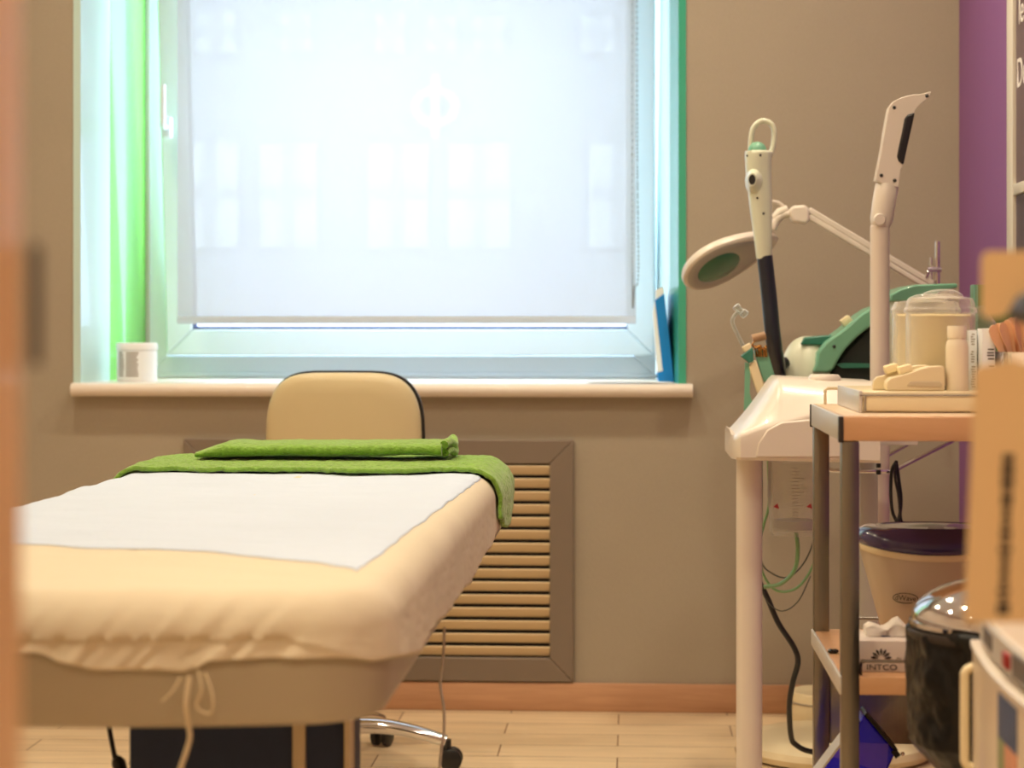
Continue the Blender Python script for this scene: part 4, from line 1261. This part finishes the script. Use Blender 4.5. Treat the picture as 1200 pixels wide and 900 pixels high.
yb_ = 2.885; cxm = PX(1203, yb_)
cu = thing('metal_cup', 'polished metal cup holding a fan of wooden spatulas', 'cup', (cxm, yb_, tz))
H = PZ(412, yb_) - tz
bm = B(); lathe(bm, [(.001, 0), (.040, 0), (.042, .003), (.044, H - .002), (.0455, H), (.043, H), (.040, .004), (.001, .003)], (cxm, yb_, tz), 48); obj('cup_body', bm, 'chrome', cu)
for k in range(9):
    tpx = 1163 + k * 5.4; top = (379 - k * 1.1, 0)[0] if k != 3 else 371
    top = [381, 379, 378, 375, 372, 371, 369, 370, 372, 373, 375][k]
    yo = yb_ + [-.022, -.012, -.02, -.006, .003, -.016, .008, -.008, .014, 0, .01][k]
    a = P(tpx, top, yo); bpt = Vector((cxm - .018 + k * .0036, yb_ + (yo - yb_) * .3, tz + .006))
    d = (a - bpt).normalized(); L = (a - bpt).length
    side = d.cross(Vector((0, 1, 0))).normalized()
    ang_ = (-.25, .5, -.6, .9, .2, -.9, 1.0, .6, -.4, .8, .3)[k]
    side = (side * math.cos(ang_) + Vector((0, 1, 0)) * math.sin(ang_)).normalized()
    nrm = d.cross(side).normalized()
    bm = B(); out = []
    hw_ = .0085
    for (tt, w) in ((0, .0035), (.45, .0036), (.62, .0045), (.74, hw_ * .85), (.84, hw_), (.93, hw_ * .93), (.975, hw_ * .65), (1.0, hw_ * .2)):
        out.append((tt, w))
    poly = [bpt + d * L * tt + side * w for tt, w in out] + [bpt + d * L * tt - side * w for tt, w in reversed(out)]
    prism(bm, [p - nrm * .0008 for p in poly], nrm * .0016)
    o = obj('wooden_spatula', bm, 'spatula')
    nth = ['leftmost', 'second from the left', 'third from the left', 'fourth from the left', 'fifth from the left', 'sixth from the left', 'seventh from the left', 'eighth from the left', 'rightmost'][k]
    tag(o, 'orange wooden spatula in the polished metal cup, ' + nth + ' of the fan', 'spatula', 'wooden spatulas in the cup')

# --- middle shelf: tub, glove box
ty_ = 3.0; hcx = PX(1091, ty_)
tu = thing('waste_tub', 'beige oval tub with a glossy plum lid on the middle shelf', 'tub', (hcx, ty_, zm1))
def oval(hw, hd, n=64, e=2.6):
    return [(hw * math.copysign(abs(math.cos(a)) ** (2 / e), math.cos(a)), hd * math.copysign(abs(math.sin(a)) ** (2 / e), math.sin(a))) for a in [2 * PI * k / n for k in range(n)]]
ztop = PZ(650, ty_ - .08)
def rim(x): return ztop + .012 * (abs(x) / .105) ** 2                    # the rim dips in the middle of the front
bm = B(); rings = []
for f, t_ in ((.60, 0), (.62, .02), (.82, .55), (.99, .97), (1.0, 1.0), (1.012, 1.0), (1.012, 1.0)):
    ring = []
    for x, y in oval(.105 * f, .078 * f):
        z = zm1 + .0005 + (rim(x) - zm1) * t_
        ring.append((hcx + x, ty_ + y, z))
    rings.append(ring)
loft(bm, rings[:5]); obj('tub_body', bm, 'tub', tu)
bm = B(); rings = []
for f, dz in ((1.0, -.008), (1.012, -.006), (1.014, 0), (1.0, .001)):
    rings.append([(hcx + x, ty_ + y, rim(x) + dz) for x, y in oval(.105 * f, .078 * f)])
loft(bm, rings); obj('rim_band', bm, 'cream', tu)
bm = B(); rings = []
for f, dz in ((.99, .001), (1.02, .004), (1.03, .011), (1.0, .019), (.9, .027), (.72, .033), (.68, .031), (.4, .034), (.05, .036)):
    rings.append([(hcx + x, ty_ + y, (rim(x) if f > .8 else ztop + .004) + dz) for x, y in oval(.105 * f, .078 * f)])
loft(bm, rings); obj('lid', bm, 'plum', tu)
# oval emblem with script
q = P(1061, 701, ty_ - .062)
q.y = ty_ - .0605
bm = B(); tube(bm, [(q.x + .0175 * math.cos(a), q.y - .0035 * math.sin(a) - .002, q.z + .0075 * math.sin(a) - .001 * math.cos(a)) for a in [2 * PI * k / 40 for k in range(41)]], .0006, 6)
em = obj('oval_emblem', bm, 'ink', tu)
Mt = Matrix.Translation((q.x, q.y - .003, q.z)) @ Matrix.Rotation(math.radians(4), 4, 'Y') @ Matrix.Rotation(math.radians(74), 4, 'X')
obj('emblem_script', text_bm('dWave', .0105, Mt @ Matrix.Shear('XZ', 4, (.0, .0)), .0004), 'ink', em, smooth=False)

gy_ = 2.772
gx0_, gx1_ = PX(1008, gy_) - .012, PX(1105, gy_)
gl = thing('glove_box', 'white carton of disposable gloves printed with a dark fan mark on the middle shelf', 'box', ((gx0_ + gx1_) / 2, gy_ + .06, zm1))
gzt = PZ(748, gy_)
bm = B(); box(bm, gx0_, gx1_, gy_, gy_ + .10, zm1 + .0004, gzt, .0012); gbx = obj('carton_body', bm, 'carton', gl)
# fan mark on the front
fc = P(1032.5, 772, gy_)
bm = B()
for k in range(7):
    a = math.radians(8 + 27.3 * k)
    d = Vector((math.cos(a), 0, math.sin(a))); s_ = Vector((-d.z, 0, d.x))
    c0 = Vector((fc.x, gy_ - .0008, fc.z)) + d * .0045; c1 = c0 + d * .0095
    prism(bm, [c0 - s_ * .0003, c0 + d * .006 - s_ * .0019, c1 - s_ * .0003, c1 + s_ * .0003, c0 + d * .006 + s_ * .0019, c0 + s_ * .0003], (0, .0012, 0))
obj('fan_mark', bm, 'ink', gbx)
obj('brand_lettering', text_bm('INTCO', .0105, at((fc.x + .001, gy_ - .0004, PZ(779, gy_))) @ Matrix.Scale(1.25, 4, (1, 0, 0))), 'ink', gbx, smooth=False)
obj('side_lettering', text_bm('DU', .0075, at((PX(1055, gy_), gy_ - .0004, PZ(770, gy_)))), 'greyink', gbx, smooth=False)
bm = B()
c0 = Vector((PX(1036, gy_ + .04), gy_ + .04, gzt + .0007))
random.seed(3)
for k in range(12):
    a = PI * (k / 11) * 1.15 - .3
    d = Vector((math.cos(a), math.sin(a) * 1.2, 0)); s_ = Vector((-d.y, d.x, 0)).normalized()
    L = .010 + .004 * random.random()
    prism(bm, [c0 + d * .004 - s_ * .0012, c0 + d * L * .7 - s_ * .0024, c0 + d * L, c0 + d * L * .7 + s_ * .0024, c0 + d * .004 + s_ * .0012], (0, 0, .0006))
ball(bm, c0, .006, 8, 1, 1, .06)
obj('blue_print', bm, 'blueink', gbx)
bm = B()
rings = []
for i in range(15):
    u = i / 14
    x = PX(1013, gy_ + .06) + u * .078
    hz_ = .008 + .007 * math.exp(-((u - .52) / .16) ** 2) + .003 * math.sin(u * 14)
    ring = []
    for k in range(20):
        a = 2 * PI * k / 20
        n_ = 1 + .35 * nz3(u * 3, math.cos(a) * 1.5, math.sin(a) * 1.5, 2.4, 4)
        ring.append((x, gy_ + .055 + .02 * math.cos(a) * n_, gzt + .004 + hz_ * (.55 + .9 * math.sin(a) * n_ * .7) if math.sin(a) > -.2 else gzt + .0008))
    rings.append(ring)
loft(bm, rings)
tag(obj('crumpled_tissue', bm, 'tissue', ang=70), 'crumpled white tissue pulled out on top of the glove carton', 'tissue')
bm = B()
for q in ((974, 763.5), (978.5, 765)):
    a = P(q[0], q[1], 2.93); a.z = zm1 + .0035
    ball(bm, a, .0055, 7, 1.0, .9, .6)
tube(bm, [P(974, 763, 2.93) * 1, P(979, 765, 2.93)], .0008, 6)
tag(obj('dark_clip', bm, 'black'), 'tiny dark clip lying on the middle shelf behind the front steel leg', 'clip')

# --- blue case leaning on the bottom shelf
bz_ = .2925
cs = thing('blue_case', 'vivid blue glossy case standing tilted on the trolley bottom shelf', 'case', (PX(1000, 2.95), 2.95, bz_))
a = math.radians(-50)
ux = Vector((math.cos(a), 0, math.sin(a)))                      # along the top right edge, going down to the right
vx = Vector((-.60, 0, -.80)).normalized()                       # along the left edge, going down to the left
ap = P(1013, 838, 2.92)
w_ = .0685; 
def cpt(s, t_): return ap + ux * s + vx * t_
Lh = (ap.z - bz_ - .002) / .80
R1 = cpt(w_, 0); dR = Vector((-.42, 0, -.9)).normalized()
bott = lambda p, d: p + d * ((p.z - bz_ - .001) / -d.z)
outl = [ap, R1, bott(R1, dR), bott(ap, vx)]
bm = B(); prism(bm, outl, (0, .05, 0)); obj('shell', bm, 'blue', cs, bev=.003)
bm = B()
for k0, k1 in ((.036, .062), (.095, .125)):
    p0 = ap + vx * (k0 + .012); p1 = ap + vx * (k1 + .012)
    q0 = R1 + dR * (k0 - .036); q1 = R1 + dR * (k1 - .030)
    q0 = q0 if k0 > .036 else R1 - ux * .016
    prism(bm, [p + Vector((0, -.0006, 0)) for p in (p0, q0, q1, p1)], (0, .002, 0))
obj('light_band', bm, 'blue2', cs)
bm = B(); prism(bm, [ap - ux * .000 + Vector((0, -.002, .0)), R1 + Vector((0, -.002, 0)), R1 + Vector((.003, -.002, .004)), ap + Vector((.003, -.002, .004))], (0, .054, 0))
tube(bm, [R1 + Vector((-.004, -.004, -.003)), R1 + Vector((.003, -.004, .002))], .006, 10); obj('edge_clip', bm, 'black', cs)
bm = B(); prism(bm, [ap + vx * .01 + Vector((-.003, -.001, .001)), ap + vx * .01 + Vector((0, -.001, 0)), bott(ap, vx) + Vector((0, -.001, 0)), bott(ap, vx) + Vector((-.003, -.001, .0))], (0, .051, 0)); obj('pale_edge', bm, 'steel_light', cs)
bm = B(); ball(bm, R1 + Vector((.009, -.004, -.001)), .003, 6); obj('stud', bm, 'chrome', cs)

# --- bin
wx, wy = PX(1180, 2.5), 2.5
wbn = thing('waste_bin', 'waste bin with a mirror dome lid and a black bag in front of the trolley', 'bin', (wx, wy, 0))
zl = PZ(722, 2.5); zb2 = PZ(893, 2.5)
R_ = .114
bm = B()
prof = [(R_, zl)] + [(max(.001, R_ * math.cos(PI / 2 * k / 14)), zl + .052 * math.sin(PI / 2 * k / 14)) for k in range(15)]
prof = [(R_ * .98, zl - .008), (R_ * 1.02, zl - .006), (R_ * 1.02, zl - .001)] + prof
lathe(bm, prof, (wx, wy, 0), 64); obj('dome_lid', bm, 'chrome', wbn)
bm = B(); rings = []
for i in range(81):
    u = i / 80; z = zl - .004 - (zl - .004 - zb2) * u
    ring = []
    for k in range(160):
        a = 2 * PI * k / 160
        r0 = R_ * (1.01 + .03 * math.sin(u * 3)) if u < .8 else R_ * (1.03 - (u - .8) * 1.3)
        n_ = nz3(math.cos(a) * 2.2, math.sin(a) * 2.2, z * 12, 1.4, 2) * .012 + (abs(nz3(math.cos(a) * 6 + z * 9, math.sin(a) * 6, z * 24, 1.4, 8)) - .2) * .005
        w_g = .25 if u < .03 else 1
        rr2 = r0 + n_ * w_g
        ring.append((wx + rr2 * math.cos(a), wy + rr2 * math.sin(a), z + (.004 * math.sin(a * 5) if u < .05 else 0)))
    rings.append(ring)
loft(bm, rings); obj('black_bag', bm, 'bag', wbn, ang=75)
bm = B(); lathe(bm, [(R_ * 1.035, zl - .010), (R_ * 1.045, zl - .012), (R_ * 1.045, zl - .018), (R_ * 1.035, zl - .02)], (wx, wy, 0), 64); obj('rim_ring', bm, 'hand', wbn)
for k in range(3):
    a = math.radians(205 + 120 * k)
    bm = B(); tube(bm, [(wx + .085 * math.cos(a), wy + .085 * math.sin(a), zb2 + .03), (wx + .115 * math.cos(a), wy + .115 * math.sin(a), .0)], .0085, 14); obj('leg', bm, 'hand', wbn)
bm = B(); lathe(bm, [(.001, zb2 - .004), (.085, zb2 - .004), (.09, zb2 + .004), (.001, zb2 + .006)], (wx, wy, 0), 40); obj('bin_plate', bm, 'hand', wbn)

# --- white cabinet appliance in the right foreground, its front turned to the bed
aX = .361; aY0, aY1 = 1.64, 2.2
az = .712
tc_ = thing('towel_warmer', 'white cabinet appliance with a curved front, red switch and photo sticker beside the bin', 'appliance', (aX + .2, 1.9, 0))
def bow(y): return -.016 * (1 - ((y - 1.92) / .28) ** 2)
def vert_slab(name, za, zb3, xo, m, par, thick=.05, y0=aY0, y1=aY1, bev=.004):
    b_ = B(); pts = []
    for k in range(21):
        y = y0 + (y1 - y0) * k / 20; pts.append((aX + xo + bow(y), y, za))
    pts += [(aX + xo + bow(y1) + thick, y1, za), (aX + xo + bow(y0) + thick, y0, za)]
    prism(b_, pts, (0, 0, zb3 - za)); return obj(name, b_, m, par, bev=bev)
bm = B(); box(bm, aX + .05, XR - .03, aY0, aY1, .03, az, .012); obj('cabinet', bm, 'appl', tc_)
pan = vert_slab('control_panel', az - .038, az - .003, .008, 'appl', tc_, .06)
vert_slab('panel_strip', az - .036, az - .008, .0065, 'steel_light', pan, .01, aY0 + .02, aY1 - .03, .001)
vert_slab('display', az - .033, az - .011, .0055, 'panelgrey', pan, .006, aY0 + .09, aY1 - .285, .001)
vert_slab('switch', az - .030, az - .016, .003, 'red', pan, .01, aY1 - .272, aY1 - .245, .001)
vert_slab('indicator', az - .031, az - .014, .0055, 'panelgrey', pan, .006, aY1 - .16, aY1 - .09, .001)
dr = vert_slab('door', .06, az - .044, 0, 'appl', tc_, .05, bev=.008)
vert_slab('door_edge', az - .050, az - .042, -.002, 'white', dr, .03, bev=.002)
hy_ = aY1 - .012
bm = B(); tube(bm, cr([(aX + .004, hy_, az - .068), (aX - .008, hy_, az - .074), (aX - .0095, hy_, az - .09), (aX - .0095, hy_, az - .155), (aX - .008, hy_, az - .172), (aX + .004, hy_, az - .178)], 6), .005, 10); obj('door_handle', bm, 'cream', dr)
sA, sB = 1.862, 1.95
for za, zb3, m in ((az - .095, az - .054, 'blueph'), (az - .20, az - .095, 'pinkph')):
    vert_slab('photo_sticker', za, zb3, -.0012, m, dr, .002, sA, sB, 0)
vert_slab('photo_sticker', az - .20, az - .095, -.0014, 'greenph', dr, .002, sB - .035, sB, 0)
bm = B()
for yy in (aY0 + .05, aY1 - .05):
    for xx in (aX + .08, XR - .08): cyl(bm, (xx, yy, 0), (xx, yy, .035), .018)
obj('feet', bm, 'black', tc_)

# --- door hanger on the handle in the near foreground
dyy = 1.295
hg = thing('door_hanger', 'cream card door hanger with dark print hung on the dark door handle', 'door sign', P(1200, 400, dyy))
hole = []
for k in range(15):
    a = math.radians(200 - 290 * 0 + 0) if False else math.radians(128 + (532 - 128 - 180) * 0)
for k in range(19):
    a = math.radians(235 - 0) + (math.radians(480) - math.radians(235)) * k / 18        # from lower left round the right to upper left
    hole.append((1212 + 40 * math.cos(a), 385 - 0 + 44 * -math.sin(a)))
out = [(1150, 305), (1152, 298), (1158, 294), (1266, 294), (1272, 300), (1262, 726), (1258, 730), (1133, 730), (1130, 726), (1142, 438), (1146, 430)] + hole + [(1178, 371), (1158, 374), (1152, 370), (1150, 362)]
bm = B(); pprism(bm, out, dyy, .0018); obj('card', bm, 'card', hg, smooth=False)
bm = B(); random.seed(5)
yy = 532
while yy < 708:
    h_ = 5 + random.random() * 9
    sx_ = 1182 - (yy - 532) * .035
    w2 = 4.5 + random.random() * 3.5
    if not 622 < yy < 632:
        pprism(bm, [(sx_ - w2, yy), (sx_ + w2, yy), (sx_ + w2 - 1, yy + h_), (sx_ - w2, yy + h_)], dyy - .0004, .0006)
    yy += h_ + 2
obj('printed_line', bm, 'ink', hg, smooth=False)

# --- poster on the purple wall
pxw = XR - .022
def wy_at(px):
    # depth at which the right wall appears at pixel column px
    lo, hi = 1.0, 6.0
    for _ in range(50):
        m_ = (lo + hi) / 2
        if PX(px, m_) < pxw: lo = m_
        else: hi = m_
    return (lo + hi) / 2
pY1 = wy_at(1179.5); pY0 = pY1 - .75
pz0, pz1 = .93, 2.25
po = thing('wall_poster', 'white framed poster with dark prints and white script on the purple wall', 'poster', (XR, (pY0 + pY1) / 2, pz0))
yin = wy_at(1186.5); fwp = pY1 - yin
zmid = P(1188, 222.5, yin).z
bm = B()
box(bm, pxw, XR - .001, yin, pY1, pz0, pz1, .002); box(bm, pxw, XR - .001, pY0, pY0 + fwp, pz0, pz1, .002)
for z in (pz0 + .015, zmid, pz1 - .015): box(bm, pxw + .001, XR - .001, pY0 + fwp, yin, z - .012, z + .012, .002)
obj('frame', bm, 'frame_white', po)
bm = B(); box(bm, pxw + .008, XR - .001, pY0 + .01, pY1 - .01, zmid, pz1 - .01); up = obj('upper_print', bm, 'photo', po)
bm = B(); box(bm, pxw + .008, XR - .001, pY0 + .01, pY1 - .01, pz0 + .01, zmid); obj('lower_print', bm, 'photo2', po)
RW = Matrix.Rotation(-PI / 2, 4, 'Z') @ FRONT
def wtext(s, px, py, size):
    yy_ = wy_at(px); z_ = P(px, py, yy_).z
    obj('script_lettering', text_bm(s, size, Matrix.Translation((pxw + .0075, yy_ - size * .5, z_)) @ RW @ Matrix.Shear('XZ', 4, (0, 0)), .0006), 'textw', up, smooth=False)
wtext('le', 1188.2, 16, .085)
wtext('De', 1188.5, 88, .09)

# ================================================================= LIGHT
w = bpy.data.worlds.new('sky'); SC.world = w; w.use_nodes = True
bg = w.node_tree.nodes['Background']; bg.inputs[0].default_value = (.77, .90, 1, 1); bg.inputs[1].default_value = 9.5


def area(name, loc, size, power, col, rot=(0, 0, 0), shape='DISK', spread=PI):
    l = bpy.data.lights.new(name, 'AREA'); l.shape = shape; l.size = size; l.energy = power; l.color = col; l.spread = spread
    o = bpy.data.objects.new(name, l); C.objects.link(o); o.location = loc; o.rotation_euler = rot
    return o


WARM = (1, .845, .61)
for i, (x, y, p) in enumerate(((-.55, 1.6, 9), (.25, 1.9, 14), (-1.4, 1.6, 7), (-.55, 3.1, 7), (.35, 3.3, 12), (-1.4, 3.2, 7), (-.5, 4.5, 11), (.4, 4.55, 12), (-1.4, 4.5, 10))):
    area('ceiling_spot', (x, y, ZC - .02), .11, p * .9, WARM, spread=math.radians(150))
area('corridor_lamp', (0, -.3, ZC - .02), .3, 30, (1, .80, .54))
po_ = bpy.data.lights.new('window_portal', 'AREA'); po_.shape = 'RECTANGLE'; po_.size = iX1 - iX0; po_.size_y = WTOP - SILLZ
po_.cycles.is_portal = True
o = bpy.data.objects.new('window_portal', po_); C.objects.link(o); o.location = ((iX0 + iX1) / 2, iY + .12, (SILLZ + WTOP) / 2); o.rotation_euler = (-PI / 2, 0, 0)

# ================================================================= CAMERA
cam = bpy.data.cameras.new('camera'); co = bpy.data.objects.new('camera', cam); C.objects.link(co)
co.location = (0, 0, CAMZ); co.rotation_euler = (PI / 2, 0, TH)
cam.sensor_width = 36; cam.lens = 36 * F / 1200; cam.shift_y = -65 / 1200; cam.clip_start = .05
cam.dof.use_dof = True; cam.dof.focus_distance = 3.5; cam.dof.aperture_fstop = 5.6
SC.camera = co
SC.cycles.use_denoising = True
SC.cycles.max_bounces = 10; SC.cycles.transparent_max_bounces = 16
SC.cycles.sample_clamp_indirect = 6
vs = SC.view_settings
vs.view_transform = 'Standard'; vs.look = 'None'; vs.gamma = 1; vs.use_curve_mapping = False; vs.exposure = 0
